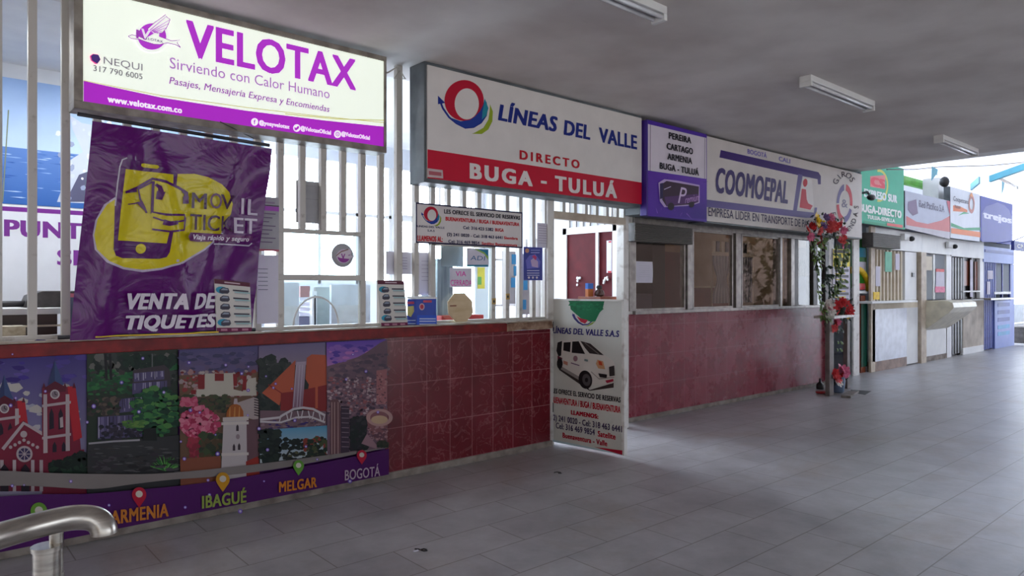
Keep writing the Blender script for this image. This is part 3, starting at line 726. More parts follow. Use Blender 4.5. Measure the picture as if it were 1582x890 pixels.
# monument and bridge
a.poly([(632,66),(1112,40),(1120,860),(640,905)], (40,46,44))
a.grad([(632,66),(1112,40),(1112,200),(632,200)], [(128,116,156),(128,116,156),(160,140,160),(160,140,160)])
a.specks(90, 645, 140, 860, 520, 42, [(30,40,36),(46,54,48),(60,66,62)], 22, .8, lambda x, y: y > 130+(x-632)*.2)
OR, OD = (206,98,66), (150,40,42)
a.poly([(655,400),(895,165),(880,400),(800,405),(780,490)], OR); a.line([(700,340),(800,405)], 7, OD)
a.poly([(790,400),(880,390),(885,520),(800,560),(785,560)], OD); a.poly([(975,150),(1010,125),(1112,130),(1125,260),(1125,520),(970,500),(990,340),(965,300)], OR); a.poly([(940,380),(1125,340),(1125,540),(940,520)], OD)
a.grad([(900,180),(970,175),(945,510),(870,515)], [(196,176,196)]*2+[(150,110,130)]*2); a.line([(1045,340),(1045,510)], 18, OR)
for x in (900, 925, 945): a.line([(x,200),(x-20,500)], 4, (220,206,220))
a.poly([(640,525),(1115,530),(1115,660),(640,680)], (130,100,110)); a.specks(60, 640, 600, 1100, 660, 20, [(96,70,90),(160,130,140),(60,40,120)], 23, .4)
a.line([(640,590),(780,575),(800,560),(880,515),(950,505),(1020,515),(1105,560)], 16, (226,216,220)); a.line([(640,605),(790,610),(900,575),(1000,570),(1105,610)], 13, (226,216,220))
for i in range(9): x = 790+i*39; a.line([(x,565-40*math.sin((i+.5)/9*3.14)),(x+(12 if i%2 else -12),612-30*math.sin((i+.5)/9*3.14))], 8, (226,216,220))
a.grad([(640,665),(1125,632),(1128,840),(640,900)], [(110,172,210),(90,168,206),(206,216,220),(206,216,220)])
a.specks(150, 645, 670, 780, 900, 32, [(20,34,30),(14,24,22),(34,48,38)], 24, .7); a.specks(60, 800, 730, 960, 800, 22, [(16,26,24),(26,40,32)], 25, .7); a.specks(90, 960, 720, 1125, 850, 24, [(30,50,34),(70,80,44),(150,60,44),(20,30,26)], 26, .8)
a.line([(820,860),(870,780),(900,750)], 14, (20,22,22)); a.specks(50, 800, 820, 1100, 875, 22, [(40,46,36),(90,90,60),(30,34,30)], 27, .6)
# city view
a.poly([(1112,40),(1548,18),(1548,790),(1120,860)], (132,100,116))
a.grad([(1112,40),(1548,18),(1450,110),(1118,210)], [(110,70,190),(120,84,200),(150,110,200),(196,130,200)])
a.specks(40, 1120, 60, 1440, 190, 34, [(206,130,206),(160,110,206),(96,66,176)], 28, .4, lambda x, y: y < 210-(x-1118)*.3)
a.poly([(1118,240),(1250,190),(1400,110),(1500,40),(1548,18),(1548,300),(1118,330)], (124,96,110)); a.specks(80, 1130, 120, 1540, 300, 30, [(110,86,104),(140,110,120),(96,78,96)], 29, .5, lambda x, y: y > 250-(x-1118)*.45)
a.specks(420, 1125, 290, 1540, 560, 15, [(186,150,160),(110,80,96),(206,180,184),(150,110,120),(84,66,84),(170,100,104)], 30, .7)
a.poly([(1470,240),(1545,230),(1545,480),(1470,480)], (186,120,124)); a.specks(40, 1475, 250, 1540, 470, 9, [(120,76,86),(206,150,150)], 31, .8)
a.poly([(1140,450),(1190,440),(1212,480),(1212,830),(1140,850)], (120,80,86))
for x in (1150, 1170, 1195): a.line([(x,465),(x,835)], 7, (186,150,146))
a.poly([(1215,490),(1275,495),(1275,820),(1215,830)], (70,52,70))
for i in range(9): a.line([(1220,510+i*34),(1272,512+i*34)], 5, (150,126,140))
a.poly([(1280,600),(1400,560),(1400,800),(1280,815)], (36,38,42)); a.specks(70, 1285, 570, 1400, 800, 24, [(30,40,36),(54,54,58),(44,36,44)], 32, .8)
a.poly([(1395,560),(1420,520),(1548,510),(1548,740),(1470,740),(1410,660)], (150,96,100)); a.ring(1490, 575, 95, 62, .3, .3, (206,160,156)); a.ell(1490, 590, 60, 30, (222,186,150)); a.specks(60, 1410, 640, 1545, 740, 14, [(186,140,146),(110,70,84)], 33, .7)
a.poly([(1360,760),(1400,690),(1470,770),(1470,800)], (170,130,140)); a.specks(40, 1480, 740, 1545, 785, 16, [(40,50,36),(60,60,44)], 34, .8)
# wavy lower edge: silver strip and purple band
a.part('purple_band').view()
def curve(P, n=30):
    o = []
    for i in range(len(P)-1):
        for k in range(n//len(P)+2):
            f = k/(n//len(P)+2); q = [P[max(i-1,0)], P[i], P[i+1], P[min(i+2,len(P)-1)]]
            o.append(tuple(.5*((2*q[1][c])+(-q[0][c]+q[2][c])*f+(2*q[0][c]-5*q[1][c]+4*q[2][c]-q[3][c])*f*f+(-q[0][c]+3*q[1][c]-3*q[2][c]+q[3][c])*f**3) for c in (0,1)))
    return o+[P[-1]]
top = curve([(XL,720),(0,724),(60,727),(140,729),(230,729),(320,722),(420,711),(520,698),(594,689)])
mid = curve([(XL,752),(0,747),(60,748),(140,752),(200,745),(260,738),(330,733),(420,722),(520,704),(594,691)])
for i in range(len(top)-1): a.poly([top[i], top[i+1], mid[i+1], mid[i]], (150,140,136))
low = curve([(XL,775),(0,763),(60,760),(133,759),(220,752),(300,744),(400,729),(500,711),(594,691)])
bot = [(q[0], 900 if q[0] < 50 else 900) for q in low]
for i in range(len(low)-1):
    lo_i, lo_j = p.m(*low[i]), p.m(*low[i+1]); a.raw([lo_i, lo_j, (lo_j[0], zb+.001), (lo_i[0], zb+.001)], (86,14,104), a.d+.0003)
a.d += .0006
for i in range(len(mid)-1):
    if mid[i][0] < 230 and mid[i][1] < low[i][1]: pass
a.part('printed_picture')
g = random.Random(12)
for k in range(46):
    u = g.uniform(0, 590); v = g.uniform(545, 790); r = g.uniform(.8, 1.9)
    a.ell(u, v, r*1.9, r*1.9, g.choice([(150,110,230),(120,80,210)]), n=8); a.ell(u, v, r, r, (238,230,250), n=8)
for u, v, k, c in ((57,787,1.15,(120,176,60)),(210,762,1.0,(206,26,60)),(338,739,.95,(226,160,30)),(454,718,.75,(110,176,60)),(551,702,.7,(206,26,60))):
    a.part('city_pin#%d' % u); a.poly([(u-11*k,v-2*k),(u-9*k,v+5*k),(u,v+18*k),(u+9*k,v+5*k),(u+11*k,v-2*k)], c); a.ell(u, v-2*k, 11*k, 11.5*k, c); a.ell(u, v-3*k, 5.4*k, 5.2*k, (238,228,214))
a.part('lettering')
a.text('ARMENIA', (166,806), (255,793), 21, (232,140,50), .022, flat=False); a.text('IBAGUÉ', (306,781.5), (374,772), 19, (170,186,84), .022, flat=False)
a.text('MELGAR', (424,757), (482,749), 16, (238,140,40), .022, flat=False); a.text('BOGOTÁ', (525,739), (579,732), 15.5, (224,196,216), .012, flat=False)
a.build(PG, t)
# ------------------------------------------------------------------ unlit red, white and blue sign
M['sign_side'] = mat('grey_painted_sheet', (98,104,108), .5, c2=(76,82,86), scale=6)
M['board'] = mat('white_board', (214,210,204), .5)
def ring_logo(a, cx, cy, k):
    """open red ring with a blue and green swoosh ending in an arrow, centre (cx, cy), scale k"""
    q = lambda P: [(cx+x*k, cy+y*k) for x, y in P]
    a.poly(q([(150,-5),(168,40),(165,100),(140,150),(100,178),(40,176),(60,168),(110,140),(140,90),(148,40)]), (150,170,40))
    a.line(q([(-158,-32),(-138,20),(-100,75),(-55,112),(0,140),(50,135),(95,108),(125,65),(132,20),(122,-20)]), 12*k, (34,50,140), 12*k)
    a.poly(q([(-168,-57),(-123,-12),(-168,-4)]), (34,50,140))
    a.ell(cx-8*k, cy-27*k, 120*k, 125*k, (190,22,52), n=40); a.ell(cx+8*k, cy-6*k, 74*k, 95*k, (226,220,216), n=36)
    a.poly(q([(-100,75),(-55,112),(0,140),(50,135),(95,108),(130,60),(138,20),(118,-40),(108,0),(88,40),(56,72),(26,92),(-30,100)]), (34,62,150)); a.poly(q([(118,-40),(140,20),(128,65),(100,90),(104,40),(112,0)]), (40,140,160))
t = thing('shop_sign', 'white and red signboard with ring logo above the open doorway', 'sign', (4.3, 4.57, 2.27))
x0, x1, zb, zt = 3.025, 5.60, 2.288, 3.152
b = MB(); b.box(x0-.02, x1, 4.475, 4.68, zb-.03, CEIL); b.build('sign_box', M['sign_side'], t, bevel=.004)
box('sign_face', M['board'], x0, x1, 4.462, 4.474, zb, zt, t)
a = Art(YP(4.462)); K = 400/1582.
a.part('printed_face').lrect(x0, zb, x1, zt, (226,220,216))
r0 = (YP(4.462).m(660.7,229)[1]+YP(4.462).m(991.8,283.5)[1])/2
a.part('red_band').lrect(x0, zb, x1, r0, (200,24,54))
a.part('emblem').view(600, 80, K)
ring_logo(a, 470, 325, 1.0)
a.part('lettering')
BL = (32,46,130)
a.text('LÍNEAS', (668,415), (1033,495), 100, BL, .03, .18); a.text('DEL', (1070,507), (1232,540), 92, BL, .03, .1); a.text('VALLE', (1285,550), (1518,600), 90, BL, .03, .0)
a.text('DIRECTO', (800,657), (1167,715), 56, (190,22,40), .03, track=1.45)
a.text('BUGA', (495,773), (880,825), 95, (232,222,220), .035, track=1.3); a.text('-', (930,825), (966,830), 90, (232,222,220), .03); a.text('TULUÁ', (1015,848), (1395,897), 92, (232,222,220), .035, track=1.3)
a.part('small_sticker').poly([(238,712),(330,724),(333,775),(238,766)], (206,186,186)).poly([(245,728),(322,738),(322,760),(245,752)], (176,96,104))
a.view(); a.build(PR, t)
MB().tube([(2.70,4.66,3.11),(2.78,4.64,3.08),(2.86,4.62,3.14),(2.93,4.62,3.06),(2.84,4.64,3.05),(2.90,4.66,3.13)], .007, 6).build('loose_cable', M['grille'], t, smooth=True)

# ------------------------------------------------------------------ reservation notice on the grille
t = thing('notice_board', 'white reservation notice with dark border tied on the bar grille', 'sign', (3.6, 4.67, 1.805))
x0, x1, zb, zt = 3.054, 4.18, 1.805, 2.125
box('board', M['board'], x0, x1, 4.668, 4.684, zb, zt, t)
a = Art(YP(4.668)); a.part('printed_face').lrect(x0,zb,x1,zt,(40,34,70)).lrect(x0+.012,zb+.012,x1-.012,zt-.012,(224,216,214))
a.part('emblem').view(560, 280, 300/1571.); ring_logo(a, 556, 278, .48)
a.part('lettering')
NV, RR = (40,40,84), (206,40,50)
a.text('LINEAS DEL VALLE', (440,372), (662,384), 16, NV, .02); a.text('S.A.S', (524,407), (582,410), 16, NV, .02)
a.text('LES OFRECE EL SERVICIO DE RESERVAS', (658,262), (1274,312), 34, (30,26,40), .03); a.text('BUENAVENTURA / BUGA / BUENAVENTURA', (670,320), (1266,364), 32, RR, .035)
a.text('Cel: 316 423 5382', (812,388), (1056,404), 26, NV, .02); a.text('BUGA', (1072,406), (1140,410), 26, RR, .03)
a.text('(2) 241 0020 - Cel: 318 463 6441', (682,443), (1130,468), 26, NV, .02); a.text('Siembra', (1142,470), (1254,474), 22, RR, .03)
a.text('Cel: 316 469 9854', (692,500), (944,512), 26, NV, .02); a.text('Satélite Buenaventura', (962,515), (1248,527), 22, RR, .025)
a.text('LLAMENOS AL:', (442,486), (646,488), 44, RR, .035)
a.view(); a.build(PR, t)

# ------------------------------------------------------------------ purple destinations sign
t = thing('destination_sign', 'purple and white sign listing four cities beside the blue lettered board', 'sign', (6.2, 4.5, 2.18))
x0, x1, zb, zt = 5.64, 6.665, 2.175, 3.135
M['purple_sheet'] = mat('purple_sheet', (70,40,150), .35)
box('sign_box', M['purple_sheet'], x0-.02, x1, 4.412, 4.498, zb, zt, t, bevel=.006); box('sign_back', M['sign_side'], x0-.02, x1+.07, 4.50, 4.72, zb+.02, zt, t)
a = Art(YP(4.412)); a.part('printed_face').lrect(x0, zb, x1, zt, (84,48,166))
a.view(980, 170, 360/1582.)
a.poly([(92,95),(488,190),(488,468),(92,410)], (224,214,226))
a.line([(108,98),(106,412)], 4, (110,100,120)); a.line([(478,190),(476,466)], 4, (150,140,160))
a.part('bus_picture').grad([(92,415),(490,470),(490,740),(92,720)], [(96,44,170),(110,60,190),(64,34,140),(90,40,170)])
g = random.Random(3)
for i in range(16):
    x, y = g.uniform(100,470), g.uniform(470,720); a.line([(x,y),(x+g.uniform(-50,50),y+g.uniform(-40,40))], g.uniform(3,8), g.choice([(140,90,206),(74,30,140),(120,70,190)]), 1)
a.poly([(160,495),(200,470),(290,480),(440,510),(440,630),(380,650),(200,660),(170,620)], (196,170,220)); a.poly([(188,500),(215,482),(435,520),(432,625),(390,640),(215,655),(186,610)], (62,38,60))
a.poly([(170,500),(192,495),(190,600),(170,605)], (40,30,80)); a.poly([(200,590),(430,570),(432,625),(215,652)], (88,48,110)); a.line([(198,540),(245,520)], 5, (206,190,226))
a.ell(245, 655, 22, 26, (40,24,40)); a.ell(385, 640, 18, 22, (40,24,40))
a.part('script_lettering')
a.text('P', (292,640), (352,630), 110, (220,196,232), -.004, .3); a.text('remium', (340,635), (440,612), 48, (200,150,220), -.006, .3, flat=False)
a.part('lettering')
for tx, A, B in (('PEREIRA',(230,195),(382,228)),('CARTAGO',(216,268),(394,302)),('ARMENIA',(220,337),(388,368)),('BUGA - TULUÁ',(168,402),(434,445))): a.text(tx, A, B, 44, (34,28,40), .03)
a.view(); a.build(PR, t)

# ------------------------------------------------------------------ long white signboard
t = thing('transport_sign', 'long white signboard with purple bars and red seated figure', 'sign', (8.8, 4.6, 2.2))
x0, x1, zb, zt = 6.76, 10.85, 2.20, 3.15
box('sign_box', M['sign_side'], x0, x1, 4.512, 4.72, zb-.02, zt+.01, t, bevel=.005)
box('sign_face', M['board'], x0, x1, 4.50, 4.511, zb, zt, t)
a = Art(YP(4.50)); a.part('printed_face').lrect(x0, zb, x1, zt, (218,210,206)); a.view(1100, 220, 240/1526.)
VI, VG = (62,32,116), (98,84,146)
a.part('emblem')
a.poly([(85,75),(1045,293),(1068,330),(1068,412),(1040,412),(1036,362),(880,330),(72,148)], VI)
a.poly([(845,310),(890,320),(832,672),(795,668)], VG); a.poly([(-70,560),(800,668),(1000,690),(1005,640),(1032,640),(1024,700),(990,742),(920,742),(-70,632)], VG)
a.poly([(895,345),(980,365),(1000,640),(980,668),(840,650)], (232,226,224))
a.ell(914, 397, 22, 40, RED, 5); a.poly([(880,455),(922,462),(928,560),(945,600),(988,622),(965,662),(858,640)], (206,40,60))
a.ring(1300, 600, 78, 190, .32, .32, VG, 180, 262, 16, 2); a.ring(1300, 600, 78, 190, .32, .32, (206,40,60), 278, 367, 16, 2); a.ring(1300, 600, 78, 190, .32, .32, VG, 20, 88, 16, 2); a.ring(1300, 600, 78, 190, .32, .32, (206,40,60), 100, 175, 16, 2)
a.text('&', (1270,635), (1330,645), 80, (130,126,150), .01)
a.arctext('GIROS', 1300, 590, 100, 250, 222, 312, 52, (110,104,120), .012); a.arctext('ENCOMIENDAS', 1300, 600, 140, 290, 166, 0, 44, (110,104,120), .01)
a.part('lettering')
a.text('COOMOEPAL', (34,492), (742,605), 250, (66,52,110), .03, .22)
a.text('EMPRESA LIDER EN TRANSPORTE DE PASAJEROS', (-40,718), (1100,860), 86, (66,58,88), .012)
a.text('BOGOTÁ', (345,115), (535,150), 46, (120,110,190), .02); a.text('CALI', (652,185), (765,205), 44, (120,110,190), .02)
a.view(); a.build(PR, t)

# ------------------------------------------------------------------ open gate panel with the van
o = floor_pt(851.5, 681, .03); e = floor_pt(965, 705, .03)
o = Vector((4.56, 4.69, 0)); e = Vector((4.618, 3.868, 0)); ax = (e-o).normalized(); ht = 1.347
t = thing('gate_panel', 'open half door with van picture standing out from the counter end', 'door', (o.x, o.y, .03))
p = Plane(o, ax); L = (e-o).length; n = p.n
def gbox(a0, a1, z0, z1, d0, d1): return [p.w(a0,z0,d0), p.w(a1,z0,d0), p.w(a1,z1,d0), p.w(a0,z1,d0)], n*(d1-d0)
M['gate'] = mat('white_sheet_door', (206,202,190), .5, c2=(180,172,158), scale=5)
b = MB(); b.prism(*gbox(0, L, .03, ht, -.034, -.002)); b.build('door_leaf', M['gate'], t, bevel=.003)
b = MB(); b.prism(*gbox(L-.02, L+.006, .03, ht+.004, -.04, .004)); b.prism(*gbox(0, L, ht-.012, ht+.004, -.04, .004)); b.prism(*gbox(-.01, .012, .03, ht, -.04, .004)); b.build('edge_trim', M['white_dirty'], t)
b = MB()
for z in (.3, 1.05): b.prism(*gbox(-.03, .03, z, z+.09, -.03, .012))
b.build('hinge', M['dark'], t)
a = Art(p); a.part('printed_face'); a.lrect(.012, .032, L-.02, ht-.014, (206,204,196))
a.view(830, 420, 170/1513.)
a.part('green_tape').poly([(425,395),(925,398),(900,520),(860,560),(830,620),(800,680),(740,690),(600,640),(520,570),(460,515),(450,430)], (16,110,66))
a.specks(60, 440, 400, 900, 520, 30, [(20,120,72),(12,100,58)], 3, .6)
a.part('emblem'); a.poly([(540,605),(600,640),(700,665),(660,712),(600,690)], (176,24,50)); a.line([(495,585),(520,640),(570,695),(630,728),(700,722),(750,685)], 34, (50,40,110), 12); a.poly([(800,680),(760,720),(700,748),(640,745),(700,735),(750,700)], (130,150,50)); a.poly([(484,565),(520,610),(488,612)], (50,40,110))
a.view(830, 500, 170/688.)
a.part('lettering')
a.text('LÍNEAS DEL VALLE S.A.S', (98,58), (514,86), 37, (50,44,110), .03, .12)
a.text('LES OFRECE EL SERVICIO DE RESERVAS', (95,428), (523,500), 30, (40,34,40), .03); a.text('BUENAVENTURA / BUGA / BUENAVENTURA', (95,488), (522,566), 38, (190,30,50), .03)
a.text('LLAMENOS:', (212,568), (384,596), 28, (180,26,50), .05); a.text('(2) 241 0020 - Cel: 318 463 6441', (92,602), (532,680), 36, (70,56,90), .02)
a.text('Cel: 316 469 9854', (118,652), (362,700), 36, (70,56,90), .02); a.text('Satelite', (380,703), (492,728), 36, (190,40,60), .03); a.text('Buenaventura - Valle', (160,708), (440,772), 32, (180,40,60), .03)
a.part('van_picture')
VW, VS, VB = (214,206,198), (150,140,136), (34,28,30)
a.poly([(120,240),(160,290),(280,360),(330,415),(480,370),(480,400),(330,420),(270,380),(140,290)], (60,50,48))
a.poly([(118,180),(125,125),(150,105),(230,100),(290,110),(340,125),(420,195),(480,235),(490,270),(488,340),(470,375),(360,385),(300,370),(150,285),(122,250)], VW)
a.poly([(122,170),(130,118),(158,108),(152,200),(135,205)], VB); a.poly([(168,118),(212,115),(208,178),(165,168)], VB); a.poly([(222,112),(262,110),(302,190),(218,182)], VB); a.poly([(272,108),(335,125),(420,198),(330,186),(300,150)], (54,46,46)); a.line([(300,120),(390,192)], 6, (110,100,100))
a.poly([(130,200),(160,215),(150,260),(130,240)], (110,40,60)); a.poly([(125,230),(160,270),(280,340),(275,360),(150,285)], VS)
a.poly([(380,225),(415,235),(428,285),(385,280),(370,250)], (200,150,110)); a.poly([(385,232),(405,238),(412,262),(390,258)], (190,70,40))
a.poly([(452,270),(485,262),(488,325),(455,330)], (60,54,54)); a.poly([(385,310),(440,318),(438,340),(395,335)], (44,38,40)); a.line([(340,300),(390,345),(485,335)], 5, VS)
a.ell(305, 350, 42, 58, VB, -10); a.ell(312, 352, 26, 38, (84,78,80), -10); a.ell(312, 352, 10, 14, VB); a.ell(145, 250, 18, 34, VB)
a.ell(243, 218, 14, 18, (150,110,120)); a.poly([(168,230),(195,240),(194,262),(168,250)], (190,130,110)); a.line([(215,245),(268,262)], 6, (110,80,110)); a.poly([(300,220),(322,225),(320,238),(298,232)], (120,140,140))
a.poly([(430,355),(480,345),(482,360),(440,372)], (160,40,60))
a.part('red_stripe'); a.poly([(92,735),(92,722),(535,812),(535,824),(480,810)], (180,204,210)); a.poly([(360,770),(537,792),(537,820)], (180,24,50))
a.view(); a.build(PR, t)

# ------------------------------------------------------------------ boards, papers and boxes on the counter
def price_board(pl, K, q, header, parent):
    """vehicle price card drawn in a unit square: q maps (0..1, 0..1) to picture points"""
    a = Art(pl)
    R = lambda x0,y0,x1,y1,c: a.poly([q(x0,y0),q(x1,y0),q(x1,y1),q(x0,y1)], c)
    a.part('printed_face'); R(0,0,1,1,(216,210,204)); R(0,0,1,.085,(96,40,60)); R(.28,.03,.72,.055,(206,180,190)); R(0,.92,1,1,(110,24,70))
    for k in range(3): R(.12+.3*k,.94,.3+.3*k,.98,(190,130,150))
    a.part('vehicle_pictures')
    for k in range(5):
        y = .20+.155*k; cx, cy = .26, y
        a.poly([q(cx+.2*math.cos(t_)*.9-.06, cy+.07*math.sin(t_)) for t_ in [j*.5236 for j in range(12)]], (50,150,180) if k in (0,4) else (216,210,204))
        a.poly([q(cx-.14,cy+.045),q(cx-.13,cy-.01),q(cx-.04,cy-.055),q(cx+.12,cy-.05),q(cx+.15,cy+.02),q(cx+.1,cy+.06),q(cx-.08,cy+.065)], (70,66,80)); a.poly([q(cx-.1,cy),q(cx-.03,cy-.04),q(cx+.1,cy-.035),q(cx+.1,cy-.005)], (150,160,176))
    for k in range(5):
        y = .17+.155*k
        R(.5,y,.94,y+.028,(60,60,76)); R(.54,y+.04,.98,y+.055,(120,190,200)); R(.54,y+.068,.9,y+.08,(176,176,180))
    return a.build(PP, parent)
def card(name, label, cat, pl, quad_px, th=.012, group=None):
    """stiff card whose face is the quad (picture points tl,tr,br,bl) on plane pl"""
    P = [pl.w(*pl.m(*c)) for c in quad_px]
    t = thing(name, label, cat, P[3], group)
    b = MB(); b.prism(P, -pl.n*th); b.build('card', M['board'], t)
    def q(x, y):
        A = [Vector(c) for c in quad_px]; return tuple((A[0]*(1-x)*(1-y)+A[1]*x*(1-y)+A[2]*x*y+A[3]*(1-x)*y))
    return t, q
t, q = card('price_card', 'vehicle price card leaning on the corner of the purple banner', 'card', Plane((1.6,4.525,1.165),(1,0,0)), [(331,431),(386,437),(389,512),(335,513)], .01)
price_board(Plane((1.6,4.525,1.165),(1,0,0)), 1, q, 1, t)
pl = Plane((2.6,4.64,1.163),(1,0,.0)); t, q = card('price_card', 'vehicle price card standing beside the blue box on the counter', 'card', pl, [(583,433),(624,434),(630,503.5),(589,504.5)], .008)
price_board(pl, 1, q, 1, t)
M['blue_box'] = mat('blue_carton', (34,70,176), .4, c2=(28,58,156), scale=6)
t = thing('ticket_box', 'small blue printed box on the counter beside price card', 'box', (2.93,4.66,1.163))
xa, xb_ = X_(643, 4.625), X_(674, 4.625)
b = MB(); b.prism([(xa,4.625,1.163),(xb_,4.625,1.163),(xb_+.0,4.68,1.163),(xa-.05,4.68,1.163)], (0,0,.20)); b.build('carton', M['blue_box'], t, bevel=.003)
b = MB(); b.prism([(xa-.004,4.62,1.364),(xb_+.004,4.62,1.364),(xb_+.004,4.684,1.37),(xa-.054,4.684,1.37)], (0,0,.012)); b.build('lid', M['white'], t)
a = Art(YP(4.625)); a.view(560, 380, 300/1571.)
a.part('printed_face').rect(442,560,600,650,(60,96,206)); a.ell(480,492,22,28,(206,170,180)); a.ell(480,492,14,18,(190,70,90)); a.rect(490,440,560,458,(206,90,110))
for y in (585, 605, 628): a.rect(460,y,592,y+9,(196,206,236))
a.build(PR, t)
pl = Plane((xa,4.625,0),(-.05,.055,0)); a = Art(pl); a.view(560, 380, 300/1571.); a.part('side_crest').poly([(360,490),(415,485),(418,530),(392,575),(362,560)], (196,186,120)); a.rect(360,450,418,470,(190,80,110)); a.rect(355,600,430,606,(190,206,236)); a.rect(355,625,430,632,(190,206,236)); a.build(PR, t)

M['straw'] = mat('pale_wood_disc', (214,192,156), .5, c2=(196,168,128), scale=5, stretch=(1,1,3))
t = thing('wooden_disc', 'pale eight sided wooden board leaning against the ticket window pane', 'board', (3.28,4.66,1.163))
c = on_y(711,468.5,4.66); R_ = .128; b = MB()
b.prism([(c.x+R_*1.06*math.cos(math.pi*(2*k+1)/8), 4.652+.014*math.sin(math.pi*(2*k+1)/8), 1.29+R_*math.sin(math.pi*(2*k+1)/8)) for k in range(8)], (0,.014,0)); b.build('board', M['straw'], t, bevel=.003)
a_, b_ = on_y(720,452,4.77), on_y(738,440,4.77)
b = MB(); b.prism([(c.x-.11,4.645,1.30),(c.x-.05,4.645,1.30),(c.x-.05,4.645,1.309),(c.x-.11,4.645,1.309)], (0,.006,0)); b.build('grain_mark', M['wood'], t)
M['red_plastic'] = mat('red_plastic', (196,30,34), .35)
t = thing('red_tray', 'shallow red plastic tray behind the eight sided board', 'tray', (3.4,4.90,1.163))
xc = X_(712, 4.88); b = MB(); b.box(xc-.23, xc+.22, 4.84, 4.97, 1.163, 1.172); b.box(xc-.23, xc+.22, 4.84, 4.85, 1.172, 1.215); b.box(xc-.23, xc+.22, 4.96, 4.97, 1.172, 1.215); b.box(xc-.23, xc-.22, 4.85, 4.96, 1.172, 1.215); b.box(xc+.21, xc+.22, 4.85, 4.96, 1.172, 1.215); b.build('tray_body', M['red_plastic'], t, bevel=.003)

M['paper'] = mat('white_paper', (222,218,230), .8, c2=(206,202,216), scale=3)
M['paper_grey'] = mat('grey_paper', (176,174,178), .8)
def paper(label, u0, u1, v0, v1, Y, m, lines=(), group=None, ink=(130,124,150), cat='paper', name='paper_notice', curl=.0):
    z1, z0 = Z_((u0+u1)/2, v0, Y), Z_((u0+u1)/2, v1, Y); x0, x1 = X_(u0, Y), X_(u1, Y)
    b = MB(); N = 6
    for i in range(N):
        f0, f1 = i/N, (i+1)/N; d0, d1 = curl*math.sin(math.pi*f0), curl*math.sin(math.pi*f1)
        b.prism([(x0,Y-d0,z0+(z1-z0)*f0),(x1,Y-d0,z0+(z1-z0)*f0),(x1,Y-d1,z0+(z1-z0)*f1),(x0,Y-d1,z0+(z1-z0)*f1)], (0,.0015,0))
    bmesh.ops.remove_doubles(b.b, verts=b.b.verts[:], dist=1e-6)
    t = thing(name, label, cat, ((x0+x1)/2, Y, z0), group); b.build('sheet', m, t)
    if lines:
        a = Art(YP(Y-curl)); a.part('printing')
        for y, f0, f1, w in lines: a.lrect(x0+(x1-x0)*f0, z1-(z1-z0)*y, x0+(x1-x0)*f1, z1-(z1-z0)*(y+w), ink)
        a.build(PP, t)
    return t, x0, x1, z0, z1
TX = [(.12+.09*k, .12, .86-.1*(k%3), .022) for k in range(8)]
paper('grey paper sheet held on the bars above the ticket hatch', 457, 500, 280, 345, 4.745, M['paper_grey'], [(.1,.3,.7,.01),(.12,.3,.75,.012),(.42,.3,.9,.012)], ink=(150,148,152))
paper('lilac paper sheet on bars beside left edge of reservation notice', 596, 637, 389, 424, 4.745, M['paper'], [(.25+.12*k,.35,.8,.03) for k in range(5)], ink=(170,160,186))
paper('tall lilac paper sheet under left end of reservation notice', 646, 671, 390, 456, 4.745, M['paper'], [(.2+.09*k,.2,.8,.012) for k in range(6)], ink=(176,166,190))
paper('grey paper sheet behind bars under the reservation notice', 681, 716, 372, 412, 4.76, M['paper_grey'])
paper('white text sheet on bars right of the reservation notice', 830, 848, 345, 383, 4.68, M['paper'], [(.1+.1*k,.1,.9,.02) for k in range(8)], ink=(160,150,176))
t, x0, x1, z0, z1 = paper('pink lettered handwritten note on the pane above eight sided board', 695, 729, 414, 444, 4.702, M['paper'])
a = Art(YP(4.702)); a.part('lettering'); a.text('VIA', (704,426), (720,427.5), 7.5, (240,80,190), .01); a.text('CERRADA', (696,441), (729,442), 9, (240,80,190), .01); a.build(PP, t)
t, x0, x1, z0, z1 = paper('white leaflet with teal corner and blue foot strip behind bars', 721, 755, 384, 412, 4.702, M['paper'], name='leaflet')
a = Art(YP(4.702)); a.part('printing').view(560,280,300/1571.); a.poly([(905,550),(1017,556),(1017,640),(985,590)], (150,190,90)); a.poly([(930,550),(1017,556),(1017,610),(985,575)], (30,130,170)); a.rect(843,676,1015,692,(40,130,160)); a.part('lettering').text('ADI', (872,640), (992,640), 36, (60,110,160), .0, .1); a.build(PP, t)
t, x0, x1, z0, z1 = paper('blue printed poster with lilac picture on the right grille post', 809, 838, 382, 433, 4.675, mat('blue_poster', (56,64,160), .6), name='poster', cat='poster')
a = Art(YP(4.675)); a.part('printing').view(560,280,300/1571.)
a.poly([(1320,640),(1350,600),(1400,590),(1440,650),(1430,700),(1330,710)], (110,110,200)); a.poly([(1360,640),(1385,620),(1420,650),(1420,700),(1370,690)], (196,170,206)); a.poly([(1370,610),(1390,595),(1410,615),(1400,640)], (190,60,110)); a.ell(1331,562,16,18,(206,150,120))
for y in (720,740,758): a.rect(1330,y,1430,y+7,(190,190,226))
for k in range(3): a.ell(1345+k*32,780,9,9,(220,210,220))
a.rect(1360,555,1435,562,(150,160,220)); a.rect(1360,575,1430,582,(170,170,226)); a.build(PP, t)
